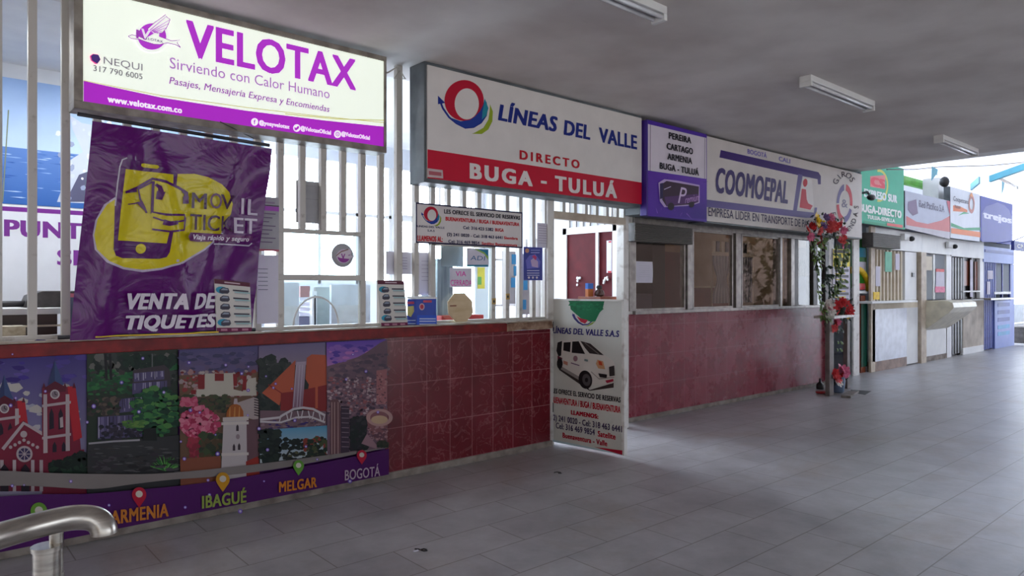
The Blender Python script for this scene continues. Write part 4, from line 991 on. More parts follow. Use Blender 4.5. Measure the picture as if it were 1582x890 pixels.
# tall fare notice right of the banner and sheets below it
t, x0, x1, z0, z1 = paper('tall fare notice with purple heading right of purple banner', 392, 431, 304, 388, 4.672, M['paper_grey'], [(.30+.075*k,.12,.86-.13*(k%3),.018) for k in range(8)], ink=(110,90,120), name='fare_notice')
a = Art(YP(4.672)); a.part('heading').lrect(x0,z1-(z1-z0)*.255,x1,z1-(z1-z0)*.17,(176,90,190)); a.lrect(x0,z1-(z1-z0)*.165,x1,z1-(z1-z0)*.15,(40,30,40)); a.lrect(x0+.02,z1-(z1-z0)*.12,x1-.03,z1-(z1-z0)*.09,(150,130,150)); a.lrect(x0,z1-(z1-z0)*1,x1,z1-(z1-z0)*.965,(190,90,110)); a.build(PP, t)
paper('white sheets in a clear pocket below the tall fare notice', 397, 430, 394, 500, 4.672, M['paper'], [(.2+.06*k,.05,.5,.01) for k in range(6)], ink=(120,120,140), name='paper_pocket')
# round sticker on the ticket pane
t = thing('round_sticker', 'round grey and purple sticker on the ticket window pane', 'sticker', (2.5,4.698,1.62))
c = on_y(529, 394.5, 4.698); b = MB(); n = 28; b.prism([(c.x+.088*math.cos(2*math.pi*k/n), 4.696, c.z+.088*math.sin(2*math.pi*k/n)) for k in range(n)], (0,.003,0)); b.build('disc', M['paper_grey'], t)
a = Art(YP(4.696)); a.part('emblem').view(350,350,300/1571.); a.ell(948,240,60,58,(206,190,206)); a.ell(948,242,50,50,(150,60,150)); a.poly([(880,235),(920,200),(1000,180),(1010,215),(980,235),(1045,238),(990,262),(920,255)], (220,206,216)); a.line([(885,238),(925,205),(985,185)], 7, (130,90,70)); a.text('V', (925,262), (960,262), 42, (150,60,150), .02); a.build(PP, t)
# small yellow price tags tied to two bars
for x, z, lab in ((3.868, 1.335, 'small yellow price tag low on a bar, left of its twin'), (4.026, 1.375, 'small yellow price tag on a bar nearer the doorway post')):
    tg = thing('price_tag', lab, 'tag', (x, 4.687, z-.026))
    cd_ = box('tag_card', mat('kraft_yellow', (196,160,90), .7), x-.022, x+.022, 4.686, 4.6895, z-.026, z+.026, tg)
    box('tag_mark', M['dark'], x-.01, x+.008, 4.6845, 4.686, z-.012, z+.010, cd_)
# ================================================================== INSIDE THE OFFICES
# sea mural on the left office wall
t = thing('sea_mural', 'large wall print of sea, whale and purple lettering behind left bars', 'mural', (1.0, 6.615, .9))
p = YP(6.61); x0, x1 = -1.2, 2.6
zt, zb = Z_(20, 121, 6.61), .95
box('print_panel', M['white'], x0, x1, 6.612, 6.62, zb, zt, t)
a = Art(p); a.part('printed_picture')
m_ = lambda u, v: p.m(u, v)
zh, zp, zq = Z_(60, 232, 6.61), Z_(60, 318, 6.61), Z_(60, 329, 6.61)
a.raw([(x0,zt),(x1,zt),(x1,zh),(x0,zh)], [(150,180,226),(150,180,226),(190,212,240),(190,212,240)])
a.raw([(x0,zh),(x1,zh),(x1,zp),(x0,zp)], [(96,132,196),(96,132,196),(56,100,170),(56,100,170)])
g = random.Random(4)
for k in range(260):
    x, z = g.uniform(x0, x1-.1), g.uniform(zp+.03, zh-.01); w_ = g.uniform(.03, .12)
    a.raw([(x,z),(x+w_,z+.004),(x+w_*1.4,z),(x+w_,z-.005)], g.choice([(140,170,216),(70,110,180),(170,196,230),(50,90,160)]), a.d+g.random()*.0004)
a.d += .0006
a.poly([(126,190),(108,178),(112,200),(128,235),(104,250),(96,290),(88,312),(130,314),(170,310),(180,200)], (196,204,220)); a.poly([(122,270),(108,298),(104,312),(180,312),(180,250)], (90,90,116))
a.specks(50, 90, 180, 170, 312, 5, [(226,230,238),(150,160,190),(206,214,226)], 3, 1)
a.line([(13,170),(4,312)], 2, (130,140,120))
a.part('white_band').lrect(x0, zb, x1, zq, (224,226,232)); a.lrect(x0, zp-.03, x1, zq, (130,60,150)); a.lrect(x0, zq-.0, x1, zq+.035, (120,50,140))
a.part('lettering'); a.text('PUNTUALIDAD', (6,369), (300,373), 26, (120,56,140), .03); a.text('SEGURIDAD', (88,412), (330,412), 24, (130,60,150), .03)
a.build(PR, t)
# dark desk and things seen low behind the left bars
M['desk'] = mat('dark_brown_desk', (74,56,48), .4, c2=(52,38,34), scale=5, stretch=(.3,1,2))
t = thing('office_desk', 'dark brown office desk behind the left end of counter', 'desk', (.55,5.6,0))
xa, xb2 = X_(-60, 5.4), X_(95, 5.4)
b = MB(); b.box(xa, xb2, 5.4, 6.0, 1.28, 1.32); b.build('desk_top', M['white'], t, bevel=.004)
b = MB(); b.box(xa+.02, xb2-.02, 5.42, 5.98, 0, 1.28); b.build('desk_body', M['desk'], t, bevel=.004)
for z in (1.20, 1.05): box('shelf', M['cream'], xa, xb2, 5.405, 5.42, z, z+.012, t)
t = thing('office_printer', 'dark grey curved machine standing on the brown office desk', 'printer', (.8,5.7,1.32))
c = on_y(76, 468, 5.7); b = MB(); b.prism([(c.x-.16,5.58,1.32),(c.x-.13,5.58,1.40),(c.x-.05,5.58,1.43),(c.x+.16,5.58,1.43),(c.x+.16,5.58,1.32)], (0,.25,0)); b.build('machine_body', M['dark_alu'], t, bevel=.01)
b = MB(); b.tube([(c.x-.75,5.62,1.37),(c.x-.4,5.62,1.345),(c.x-.14,5.62,1.345)], .02, 8); b.build('strap', M['dark'], t, smooth=True)
t = thing('grey_cabinet', 'blue grey cabinet with pink folder left of purple banner foot', 'cabinet', (1.0,5.3,0))
xa, xb2 = X_(103, 5.3), X_(160, 5.3); b = MB(); b.box(xa, xb2, 5.3, 5.38, 0, 1.39); b.build('cabinet_body', mat('blue_grey_steel', (88,98,122), .5), t, bevel=.005); box('folder', mat('pink_folder', (226,130,150), .6), xa+.02, xb2, 5.31, 5.36, 1.39, 1.415, t)
t = thing('paper_tray', 'pale patterned box on counter at left edge behind bars', 'box', (.3,4.80,1.163))
b = MB(); b.box(X_(-30,4.8), X_(40,4.8), 4.80, 4.96, 1.163, 1.235); b.build('box_body', mat('patterned_card', (190,178,156), .7, c2=(160,146,122), scale=30), t, bevel=.004)
# things behind the ticket hatch
t = thing('office_partition', 'white low office partition behind the ticket hatch', 'partition', (3.4,6.2,0))
b = MB(); b.box(X_(437,6.2), X_(462,6.2), 6.2, 6.24, 0, 1.5); b.box(X_(512,6.2), X_(572,6.2), 6.2, 6.24, 0, 1.48); b.box(X_(462,6.2), X_(512,6.2), 6.2, 6.24, 0, 1.05); b.build('panel', mat('pale_blue_panel', (206,220,232), .5), t)
t = thing('office_shelf', 'grey filing shelf with stacked papers seen through ticket hatch', 'shelf', (3.3,6.6,0))
xa, xb2 = X_(461,6.5), X_(482,6.5); b = MB(); b.box(xa, xb2, 6.5, 6.9, 0, 1.17); b.build('shelf_body', mat('lilac_grey', (120,116,140), .6), t)
for k in range(4): box('paper_stack', M['paper'], xa+.01, xb2-.01, 6.495, 6.85, 1.175+.05*k, 1.205+.05*k, t)
box('file_box', mat('brick_red_file', (150,70,64), .6), xa+.02, xa+.12, 6.5, 6.7, 1.36, 1.47, t)
t = thing('office_door', 'grey green inner door seen through the ticket hatch', 'door', (3.6,6.45,0))
b = MB(); b.box(X_(488,6.45), X_(511,6.45), 6.45, 6.5, 0, 1.46); b.build('door_leaf', mat('grey_green_door', (150,154,148), .5), t, bevel=.004); b = MB(); b.box(X_(481,6.4), X_(488,6.4), 6.38, 6.44, 0, 1.42); b.build('door_post', M['white'], t); b = MB(); b.box(X_(484,6.4), X_(486,6.4), 6.37, 6.38, 0, 1.38); b.build('black_strip', M['black'], t)
# second office: shelves, curtain strips, posters
t = thing('glass_cabinet', 'tall grey glass cabinet behind the pink lettered note', 'cabinet', (3.9,5.9,0))
xa, xb2 = X_(676,5.9), X_(700,5.9); b = MB(); b.box(xa, xb2, 5.9, 6.2, 0, 1.75); b.build('cabinet_body', mat('cabinet_grey', (130,138,146), .35, c2=(90,98,108), scale=4, stretch=(6,1,.4)), t, bevel=.006)
t = thing('yellow_poster', 'yellow and green poster on back wall behind the grille', 'poster', (5.5,7.45,1.3))
c0, c1 = on_y(738,413,7.0), on_y(749,446,7.0); box('sheet', mat('yellow_poster_paper', (236,214,70), .6), c0.x, c1.x, 7.0, 7.004, c1.z, c0.z, t); box('green_corner', mat('green_ink', (120,180,90), .6), c0.x, c0.x+.06, 6.998, 7.0, c1.z+.05, c0.z-.12, t)
box('backing_panel', M['white'], X_(733,7.02), X_(753,7.02), 7.006, 7.03, 0, 1.75, t)
t = thing('display_rack', 'white display rack with hanging blue cards behind right bars', 'rack', (4.6,6.0,0))
for u in (762, 778, 797, 812): box('upright', M['white'], X_(u,5.9), X_(u+3,5.9), 5.9, 5.94, 0, 2.0, t)
for z in (1.0, 1.25, 1.75): box('rack_rail', M['white'], X_(762,5.9), X_(815,5.9), 5.91, 5.93, z, z+.02, t)
for u0, u1, v0, v1 in ((776,796,388,470),(800,822,392,486)): box('hanging_sheet', M['paper_grey'], X_(u0,5.89), X_(u1,5.89), 5.885, 5.889, Z_(u0,v1,5.89), Z_(u0,v0,5.89), t)
M['sky_blue'] = mat('sky_blue_card', (60,150,206), .5)
for u, v in ((794,400),(797,418),(793,436),(812,440),(810,470)):
    c = on_y(u, v, 5.88); box('blue_card', M['sky_blue'], c.x-.03, c.x+.03, 5.88, 5.885, c.z-.06, c.z+.05, t)
t = thing('office_backdrop', 'pale grey low office divider behind the wooden board', 'partition', (5.0,6.6,0))
b = MB(); b.box(4.25, 4.70, 6.62, 6.66, 0, 1.36); b.build('panel', M['office'], t)
# leaning banner rolls and yellow card by the doorway
t = thing('rolled_banner', 'white rolled banner leaning against the doorway post', 'banner', (4.9,5.4,0))
b = MB(); b.tube([(4.78,5.1,.0),(4.86,5.2,1.2),(4.90,5.24,1.95)], .035, 12); b.build('roll', M['white'], t, smooth=True)
b = MB(); b.tube([(4.83,5.06,.0),(4.92,5.16,1.35)], .012, 8); b.build('pole', M['dark'], t, smooth=True)
t = thing('inner_gate', 'tall white frame with pale maroon panel just inside doorway', 'gate', (5.4,5.9,0))
box('gate_panel', mat('faded_maroon', (170,130,126), .5), X_(852,6.2), X_(868,6.2), 6.2, 6.24, 0, 2.3, t); box('gate_rail', M['maroon'], X_(852,6.2), X_(868,6.2), 6.18, 6.2, 2.12, 2.17, t)
box('yellow_card', mat('yellow_card', (240,220,130), .6), X_(857,6.15), X_(864,6.15), 6.16, 6.17, 1.5, 1.72, t)
box('gate_post', M['white'], X_(869,6.1), X_(877,6.1), 6.1, 6.18, 0, 2.4, t)
# coffee flask on a little stand behind the gate panel
t = thing('side_table', 'small table behind the half door holding the glass coffee jug', 'table', (5.05,4.5,0))
c = on_y(926,455,5.0); box('table_top', M['wood'], c.x-.16, c.x+.16, 4.84, 5.16, 1.33, 1.36, t, bevel=.004)
for dx in (-.14,.14):
    for dy in (-.14,.14): box('leg', M['wood'], c.x+dx-.015, c.x+dx+.015, 5.0+dy-.015, 5.0+dy+.015, 0, 1.33, t)
t = thing('coffee_jug', 'glass jug with black lid standing above the half door', 'jug', (c.x, 5.0, 1.36))
b = MB(); b.lathe([(.03,0),(.052,.01),(.056,.03),(.045,.06),(.028,.075),(.026,.085)], (c.x,5.0,1.36), 20); b.build('glass_body', mat('brown_glass', (70,40,32), .15), t, smooth=.8); b = MB(); b.lathe([(.028,0),(.032,.01),(.026,.03),(.012,.034)], (c.x-.005,5.0,1.445), 16); b.build('lid', M['black'], t, smooth=.8)
t = thing('snack_box', 'small blue and orange carton behind the glass coffee jug', 'box', (c.x-.05,5.09,1.36))
x = c.x-.075; box('carton', mat('orange_carton', (206,120,60), .5), x-.035, x+.045, 5.06, 5.10, 1.36, 1.44, t); box('blue_top', mat('blue_carton_top', (50,110,200), .5), x-.035, x+.045, 5.06, 5.10, 1.44, 1.50, t)
# paper flowers stuck on the maroon door
def wall_flower(y, z, lab):
    t = thing('paper_flower', lab, 'decoration', (5.96, y, z)); b = MB()
    g = random.Random(int(z*100))
    for k in range(6): b.blob((5.955, y+g.uniform(-.03,.03), z+g.uniform(-.05,.05)), .018, (.4,1,1), .2, 1, k)
    b.build('petals', M['white'], t, smooth=True)
wall_flower(5.66, 1.53, 'white paper flower on the wide maroon door'); wall_flower(5.25, 1.52, 'white paper flower on narrow maroon side panel')
t = thing('fire_notice', 'long white strip notice on maroon panel beside white post', 'notice', (5.955,5.17,1.6)); box('strip', M['paper'], 5.958, 5.966, 5.17, 5.24, 1.62, 1.98, t); box('red_mark', M['red_plastic'], 5.956, 5.958, 5.17, 5.21, 1.955, 1.975, t); box('red_foot', M['red_plastic'], 5.956, 5.958, 5.17, 5.22, 1.62, 1.64, t)

# third office behind the sliding windows
M['orange_wall'] = mat('rust_orange_paint', (150,78,56), .6, c2=(130,62,46), scale=2)
t = thing('office_counter', 'rust orange inner counter with pale top behind sliding windows', 'counter', (8.6,6.3,0))
b = MB(); b.box(6.2, 10.4, 6.3, 6.9, 0, 1.45); b.build('counter_body', M['orange_wall'], t); b = MB(); b.box(6.2, 10.4, 6.26, 6.95, 1.45, 1.48); b.build('counter_top', M['cream'], t)
t = thing('dark_cupboard', 'tall dark cupboard behind the first sliding window', 'cupboard', (7.4,5.9,0)); xa = X_(1008,5.9); box('cupboard_body', M['dark'], xa, xa+.28, 5.9, 6.2, 0, 2.1, t, bevel=.006); box('door_leaf', mat('wine_door', (90,34,40), .5), xa+.28, xa+.72, 5.92, 6.2, 0, 1.95, t, bevel=.006)
t = thing('grey_bin', 'dark violet grey box low behind first sliding window', 'box', (6.9,5.3,0)); box('bin_body', mat('violet_grey', (74,66,84), .5), X_(982,5.3), X_(1008,5.3), 5.3, 5.7, 0, 1.38, t, bevel=.01)
def curtain(u0, u1, Y, z0, z1, lab, tie=None):
    t = thing('striped_curtain', lab, 'curtain', (X_((u0+u1)/2,Y),Y,z0)); a0, a1 = X_(u0,Y), X_(u1,Y); n = 60
    cols = [mat('curtain_grey', (130,128,136), .8), mat('curtain_white', (206,204,206), .8)]
    for k in range(12):
        b = MB(); f0, f1 = k/12, (k+1)/12
        for j in range(14):
            g0, g1 = j/14, (j+1)/14
            def sx(f, g): w_ = 1-(.45*math.exp(-((g-tie)/.22)**2) if tie else 0); return a0+(a1-a0)*(.5+(f-.5)*w_)
            def yy_(f): return Y+.025*math.sin(f*38)
            b.prism([(sx(f0,g0),yy_(f0),z0+(z1-z0)*g0),(sx(f1,g0),yy_(f1),z0+(z1-z0)*g0),(sx(f1,g1),yy_(f1),z0+(z1-z0)*g1),(sx(f0,g1),yy_(f0),z0+(z1-z0)*g1)], (0,.004,0))
        b.build('fold', cols[k%2], t)
    return t
curtain(1101, 1130, 5.15, 1.25, 1.87, 'grey striped curtain hanging in middle sliding window', .5)
curtain(1140, 1163, 5.15, 1.25, 1.87, 'grey striped curtain hanging at left of third sliding window')
t = thing('curtain_box', 'cream pelmet box above the striped curtains', 'pelmet', (8.3,5.2,1.86)); box('pelmet', M['cream'], X_(1100,5.12), X_(1164,5.12), 5.12, 5.22, 1.87, 1.92, t)
for u in (1100, 1163): box('support', M['cream'], X_(u,5.2), X_(u+1,5.2), 5.2, 5.22, 0, 1.87, t)
for k in range(9): box('slat', M['dark'] if k%2 else M['cream'], X_(1101+k*7,5.14), X_(1105+k*7,5.14), 5.14, 5.16, 1.92, 2.06, t)
t, *_ = paper('white paper sheet stuck inside the first sliding window', 981, 1008, 404, 437, 4.845, M['paper'], [(.2+.1*k,.2,.8,.015) for k in range(6)], ink=(190,186,200), name='window_notice', curl=.006)
t = thing('pane_reflection', 'white and blue sheets imitating reflections inside the dark framed panes', 'banner', (9.8,5.0,1.2))  # sheets imitate the white and blue reflections in the panes
for a0, a1 in ((1231,1249),(1272,1284)):
    box('reflection_sheet', M['paper_grey'], X_(a0,5.1), X_(a1,5.1), 5.10, 5.105, 1.62, 2.06, t); box('blue_part', mat('powder_blue', (120,150,206), .6), X_(a0,5.1), X_(a1,5.1), 5.098, 5.104, 1.2, 1.62, t)
    for k in range(5): f = (k+.5)/5; x = X_(a0,5.09)*(1-f)+X_(a1,5.09)*f; box('grey_stripe', M['dark_alu'], x-.025, x+.012, 5.092, 5.098, 1.62, 1.86, t)
struct('wall_panelling', mat('tan_panel', (176,150,124), .6, c2=(150,122,98), scale=2), 6.2, 10.4, 7.40, 7.48, 1.0, 3.0)
# ================================================================== HALL THINGS
# corrugated shutter boxes
def shutter_box(lab, u0, u1, v0, v1, Y, d=.16):
    x0, x1 = X_(u0,Y), X_(u1,Y); z1, z0 = Z_(u0,v0,Y), Z_(u0,v1,Y)
    t = thing('shutter_box', lab, 'shutter', ((x0+x1)/2, Y, z0)); box('case', M['dark_alu'], x0, x1, Y+.01, Y+d, z0, z1, t)
    b = MB(); n = 12
    for k in range(n):
        z = z0+(z1-z0)*k/n; h = (z1-z0)/n; b.prism([(x0,Y+.012,z),(x0,Y-.006,z+h*.35),(x0,Y-.006,z+h*.65),(x0,Y+.012,z+h)], (x1-x0,0,0))
    b.build('slats', mat('grey_shutter', (112,106,100), .5, metal=.3), t)
shutter_box('grey corrugated shutter box above the first sliding window', 981, 1070, 344, 372, 4.68)
# fluorescent battens on the ceiling
M['tube'] = mat('unlit_lamp_tube', (236,236,240), .25)
def batten(x0, x1, y, lab):
    t = thing('ceiling_light', lab, 'light', ((x0+x1)/2, y, CEIL-.085))
    b = MB(); b.box(x0, x1, y-.05, y+.05, CEIL-.05, CEIL); hs = b.build('housing', M['white'], t, bevel=.004)
    for dy in (-.03, .03): MB().tube([(x0+.03,y+dy,CEIL-.066),(x1-.03,y+dy,CEIL-.066)], .013, 10).build('lamp_tube', M['tube'], hs, smooth=True)
    for xx_ in (x0, x1-.03): b = MB(); b.box(xx_, xx_+.03, y-.05, y+.05, CEIL-.09, CEIL-.05); b.build('lamp_holder', M['white'], t, bevel=.003)
batten(2.30, 3.55, 2.68, 'unlit ceiling light nearest to the camera at top edge')
batten(5.55, 6.80, 2.75, 'unlit white ceiling light in the middle of dark ceiling')
batten(8.85, 10.10, 2.83, 'unlit ceiling light closest to bright far hall')

# stainless handrail in the foreground
M['steel'] = mat('brushed_stainless_steel', (190,184,174), .28, metal=1.0, c2=(160,154,146), scale=20, stretch=(1,1,6))
t = thing('handrail', 'stainless steel handrail with curled end in left foreground', 'handrail', at_depth(75,890,1.25))
pts = [at_depth(-160,872,.98), at_depth(-60,846,1.08), at_depth(20,822,1.16), at_depth(80,806,1.21), at_depth(112,800,1.235), at_depth(138,800,1.25), at_depth(153,806,1.255), at_depth(160,817,1.255), at_depth(161,824,1.255)]
P2 = []
for i in range(len(pts)-1):
    for k in range(5):
        f = k/5; q = [pts[max(i-1,0)], pts[i], pts[i+1], pts[min(i+2,len(pts)-1)]]
        P2.append(.5*((2*q[1])+(-q[0]+q[2])*f+(2*q[0]-5*q[1]+4*q[2]-q[3])*f*f+(-q[0]+3*q[1]-3*q[2]+q[3])*f**3))
P2.append(pts[-1])
MB().tube(P2, .0215, 20).build('rail', M['steel'], t, smooth=.9)
c = at_depth(72, 840, 1.22)
b = MB(); b.tube([(c.x,c.y,0),(c.x,c.y,.995)], .021, 20); b.build('post', M['steel'], t, smooth=.9)
b = MB(); b.tube([(c.x,c.y,.995),(c.x,c.y,1.003)], .024, 20); b.build('post_cap', M['steel'], t, smooth=.9)
c2 = at_depth(87, 825, 1.235)
b = MB(); b.tube([(c2.x,c2.y,.93),(c2.x,c2.y,1.04)], .011, 14); b.tube([(c2.x,c2.y,.935),(c2.x,c2.y,.95)], .0125, 14); b.build('bracket_pin', M['steel'], t, smooth=.9)
b = MB(); b.tube([(c2.x,c2.y,.0),(c2.x,c2.y,.93)], .008, 12); b.tube([(c.x,c.y,.955),(c2.x,c2.y,.955)], .006, 10); b.build('side_rod', M['steel'], t, smooth=.9)

# litter on the floor
t = thing('litter_strip', 'small dark curled strip lying on the foreground floor', 'litter', floor_pt(652,852))
c = floor_pt(646,851); fx = Vector((RX,RY,0)); fy = Vector((FX,FY,0))
P = [c+fx*x+fy*y+Vector((0,0,.006)) for x, y in ((-.02,.01),(.0,.008),(.012,.0),(.03,.012),(.045,.004),(.05,-.012),(.035,-.018),(.02,-.01),(.012,.0))]
MB().tube(P, .004, 6).build('curl', M['black'], t, smooth=True); b = MB(); b.box(c.x-.03,c.x,c.y-.006,c.y+.006,.001,.006); b.build('white_tip', M['paper'], t)
t = thing('litter_scrap', 'tiny dark scrap on floor in front of half door', 'litter', floor_pt(862,731)); c = floor_pt(862,731)
MB().tube([c+fx*x+fy*y+Vector((0,0,.004)) for x, y in ((-.03,0),(-.01,.02),(.02,.01),(.025,-.02),(0,-.015))], .003, 6).build('curl', M['dark'], t, smooth=True)

# ------------------------------------------------------------------ flower stand at the corner
M['post'] = mat('grey_brown_steel', (128,118,114), .5, c2=(104,94,90), scale=8)
M['concrete'] = mat('grey_concrete', (140,134,128), .9, c2=(112,106,100), scale=10, bump=.3)
t = thing('flower_stand', 'grey steel stand with white shelf before the tiled corner', 'stand', (9.9,4.42,0))
pA, pB = floor_pt(1281.5,611), floor_pt(1308,600)
for c, w_ in ((pA,.062),(pB,.045)):
    b = MB(); b.box(c.x-w_, c.x+w_, c.y-.03, c.y+.03, 0, 1.04); b.build('post', M['post'], t, bevel=.004)
zs = 1.04; b = MB(); b.prism([(pA.x-.12,pA.y-.12,zs),(pB.x+.10,pB.y-.14,zs),(pB.x+.10,pB.y+.14,zs),(pA.x-.12,pA.y+.16,zs)], (0,0,.035)); b.build('shelf', M['white_dirty'], t, bevel=.004)
t = thing('floor_plate', 'grey metal hatch plate lying beside the flower stand foot', 'plate', floor_pt(1308,607))
b = MB(); P = [floor_pt(u,v,.004) for u,v in ((1299,614),(1310,607),(1327,607),(1314,615.5))]; b.prism(P, (0,0,.03)); b.build('plate', M['concrete'], t, bevel=.004)
t = thing('floor_hatch', 'dark open floor hatch right of the flower stand', 'hatch', floor_pt(1330,606))
b = MB(); P = [floor_pt(u,v,.001) for u,v in ((1314,602.5),(1346,604.5),(1337,610),(1318,607))]; b.prism(P, (0,0,.004)); b.build('recess_shade', M['dark'], t)  # flat dark sheet stands in for the shade inside the open hatch

def petal_flower(bm, c, n, r, k=6, seed=0):
    """one artificial blossom: two rings of cupped petals facing n"""
    g = random.Random(seed); n = Vector(n).normalized(); u = n.orthogonal().normalized(); w = n.cross(u)
    for ring_, (rr, up_) in enumerate(((r,.25),(r*.62,.6))):
        for i in range(k):
            a0 = 2*math.pi*(i+.5*ring_)/k+g.uniform(-.1,.1); d = u*math.cos(a0)+w*math.sin(a0); s = n.cross(d)
            P = [Vector(c)+d*rr*.08, Vector(c)+d*rr*.5+s*rr*.36+n*rr*up_*.4, Vector(c)+d*rr+s*rr*.16+n*rr*up_, Vector(c)+d*rr*1.02-s*rr*.16+n*rr*up_, Vector(c)+d*rr*.5-s*rr*.36+n*rr*up_*.4]
            bm.b.faces.new([bm.b.verts.new(p) for p in P])
    q = bmesh.ops.create_icosphere(bm.b, subdivisions=1, radius=r*.2)
    for v in q['verts']: v.co = v.co+Vector(c)+n*r*.2
FL = {k: mat('petals_'+k, c, .6, c2=c2, scale=20) for k, c, c2 in (('red',(214,36,40),(170,20,30)),('coral',(226,96,90),(196,60,70)),('pink',(232,130,160),(206,90,130)),('white',(232,226,218),(206,196,190)),('yellow',(240,206,30),(220,170,20)),('purple',(130,96,150),(96,70,120)))}
M['leaf'] = mat('artificial_leaf', (108,130,58), .5, c2=(56,88,40), scale=30)
M['leaf_dark'] = mat('dark_leaf', (30,56,36), .5, c2=(18,38,26), scale=30)
def leaf(bm, c, d, n, L):
    d = Vector(d).normalized(); n = Vector(n).normalized(); s = d.cross(n).normalized(); c = Vector(c)
    P = [c, c+d*L*.35+s*L*.34-n*L*.05, c+d*L*.65+s*L*.2, c+d*L-n*L*.12, c+d*L*.65-s*L*.2, c+d*L*.35-s*L*.34-n*L*.05]
    v = [bm.b.verts.new(p) for p in P]; m_ = bm.b.verts.new(c+d*L*.5+n*L*.1)
    for i in range(6): bm.b.faces.new((v[i], v[(i+1)%6], m_))
def rv(g, y=-1):
    return Vector((g.uniform(-1,.6), y, g.uniform(-.5,.9)))
def bouquet(t, pts, g, leaves, box_, Y, rl=.07, dark=True):
    b = MB()
    for k in range(leaves):
        u, v = g.uniform(box_[0],box_[2]), g.uniform(box_[1],box_[3]); c = on_y(u, v, Y+g.uniform(-.02,.10)); leaf(b, c, (g.uniform(-1,1),g.uniform(-.6,.1),g.uniform(-1,.6)), (g.uniform(-.4,.4),-1,.4), rl*g.uniform(.7,1.3))
    b.build('foliage', M['leaf_dark'] if dark else M['leaf'], t)
    for k, (u, v, r, cl) in enumerate(pts):
        b = MB(); petal_flower(b, on_y(u, v, Y-.04+g.uniform(-.03,.05)), rv(g), r, 8, k); b.build('flower', FL[cl], t)
g = random.Random(21)
GY = 4.36
t = thing('flower_garland', 'artificial flower garland with ivy hanging from white signboard corner', 'garland', on_y(1275,380,GY))
pts = [(1261,340,.10,'yellow'),(1268,347,.07,'yellow'),(1247,355,.07,'coral'),(1252,366,.06,'pink'),(1266,357,.075,'coral'),(1267,368,.07,'coral'),(1276,336,.06,'purple'),(1272,349,.06,'purple'),(1284,345,.08,'coral'),(1281,355,.07,'coral'),(1290,350,.075,'red'),(1284,336,.06,'pink'),(1296,347,.06,'red'),(1303,356,.06,'pink'),(1300,372,.07,'coral'),(1303,366,.06,'red'),(1255,350,.06,'red'),(1294,360,.06,'white'),(1299,352,.06,'purple'),(1251,377,.05,'white'),(1267,378,.05,'coral'),(1301,380,.05,'pink')]
bouquet(t, pts, g, 90, (1246,333,1306,370), GY)
def vine(path, n, sd, mat_, L=.085):
    gg = random.Random(sd); q = [on_y(u, v, GY+.03*math.sin(v*.2)) for u, v in path]
    MB().tube(q, .006, 6).build('vine_stem', M['leaf_dark'], t, smooth=True); b = MB()
    for k in range(n):
        f = gg.random()*(len(q)-1); i = int(f); c = q[i].lerp(q[min(i+1,len(q)-1)], f-i)
        leaf(b, c+Vector((gg.uniform(-.05,.05),gg.uniform(-.04,.02),0)), (gg.uniform(-1,1),gg.uniform(-.5,0),gg.uniform(-1,.2)), (gg.uniform(-.3,.3),-1,.5), L*gg.uniform(.7,1.3))
    b.build('vine_leaves', mat_, t)
vine([(1257,366),(1258,390),(1262,410),(1263,440),(1266,462),(1271,482),(1276,492)], 75, 1, M['leaf'])
vine([(1269,372),(1268,385),(1264,400),(1258,418)], 28, 2, M['leaf'])
vine([(1291,366),(1292,400),(1292,420),(1291,440),(1286,456)], 70, 3, M['leaf'])
vine([(1303,372),(1304,395),(1301,412),(1298,432),(1290,452)], 64, 4, M['leaf'])
vine([(1275,412),(1276,430),(1282,448),(1283,462)], 36, 5, M['leaf_dark'])
t = thing('flower_pot', 'red and white artificial flowers in low pot on stand shelf', 'flowers', on_y(1290,487,4.42))
c = on_y(1293,488,4.45); MB().lathe([(.07,0),(.10,.03),(.12,.10),(.11,.10)], (c.x,4.45,1.076), 16).build('pot', M['leaf_dark'], t, smooth=.8)
bouquet(t, [(1288,471,.085,'red'),(1296,474,.09,'red'),(1308,472,.085,'red'),(1300,467,.075,'red'),(1312,480,.08,'red'),(1280,470,.09,'white'),(1275,477,.08,'white'),(1304,483,.08,'coral'),(1291,481,.07,'red'),(1284,483,.07,'white'),(1310,487,.06,'yellow'),(1281,476,.06,'pink')], g, 110, (1276,466,1313,493), 4.40, .09)
t = thing('drooping_flower', 'coral blossom with leaves drooping under the stand shelf', 'flowers', on_y(1290,505,4.38))
bouquet(t, [(1290,501,.08,'coral'),(1288,507,.06,'coral'),(1293,497,.06,'pink')], g, 22, (1274,500,1300,512), 4.36, .09)
for u, v in ((1298,528),(1297,539)):
    b = MB(); leaf(b, on_y(u,v,4.4), (.6,-.2,-.3), (0,-1,.4), .09); leaf(b, on_y(u-2,v,4.4), (-.6,-.2,-.2), (0,-1,.4), .08); b.build('loose_leaf', M['leaf'], t)
t = thing('flower_vase', 'blue grey vase of red and pink flowers on floor under stand', 'flowers', floor_pt(1293,607))
c = floor_pt(1294,606); MB().lathe([(.07,0),(.085,.02),(.10,.16),(.085,.24),(.095,.27),(.08,.27)], (c.x,c.y,0), 18).build('vase', mat('blue_grey_vase', (104,122,150), .4), t, smooth=.8)
bouquet(t, [(1291,583,.10,'red'),(1297,581,.10,'red'),(1302,574,.10,'pink'),(1299,570,.08,'pink'),(1294,589,.09,'white'),(1290,577,.07,'red'),(1306,576,.07,'pink')], g, 26, (1287,574,1304,592), c.y-.05, .07)
t = thing('floor_bottle', 'small dark bottle with red cloth at the tiled wall foot', 'bottle', floor_pt(1267,604)); c = floor_pt(1267,601)
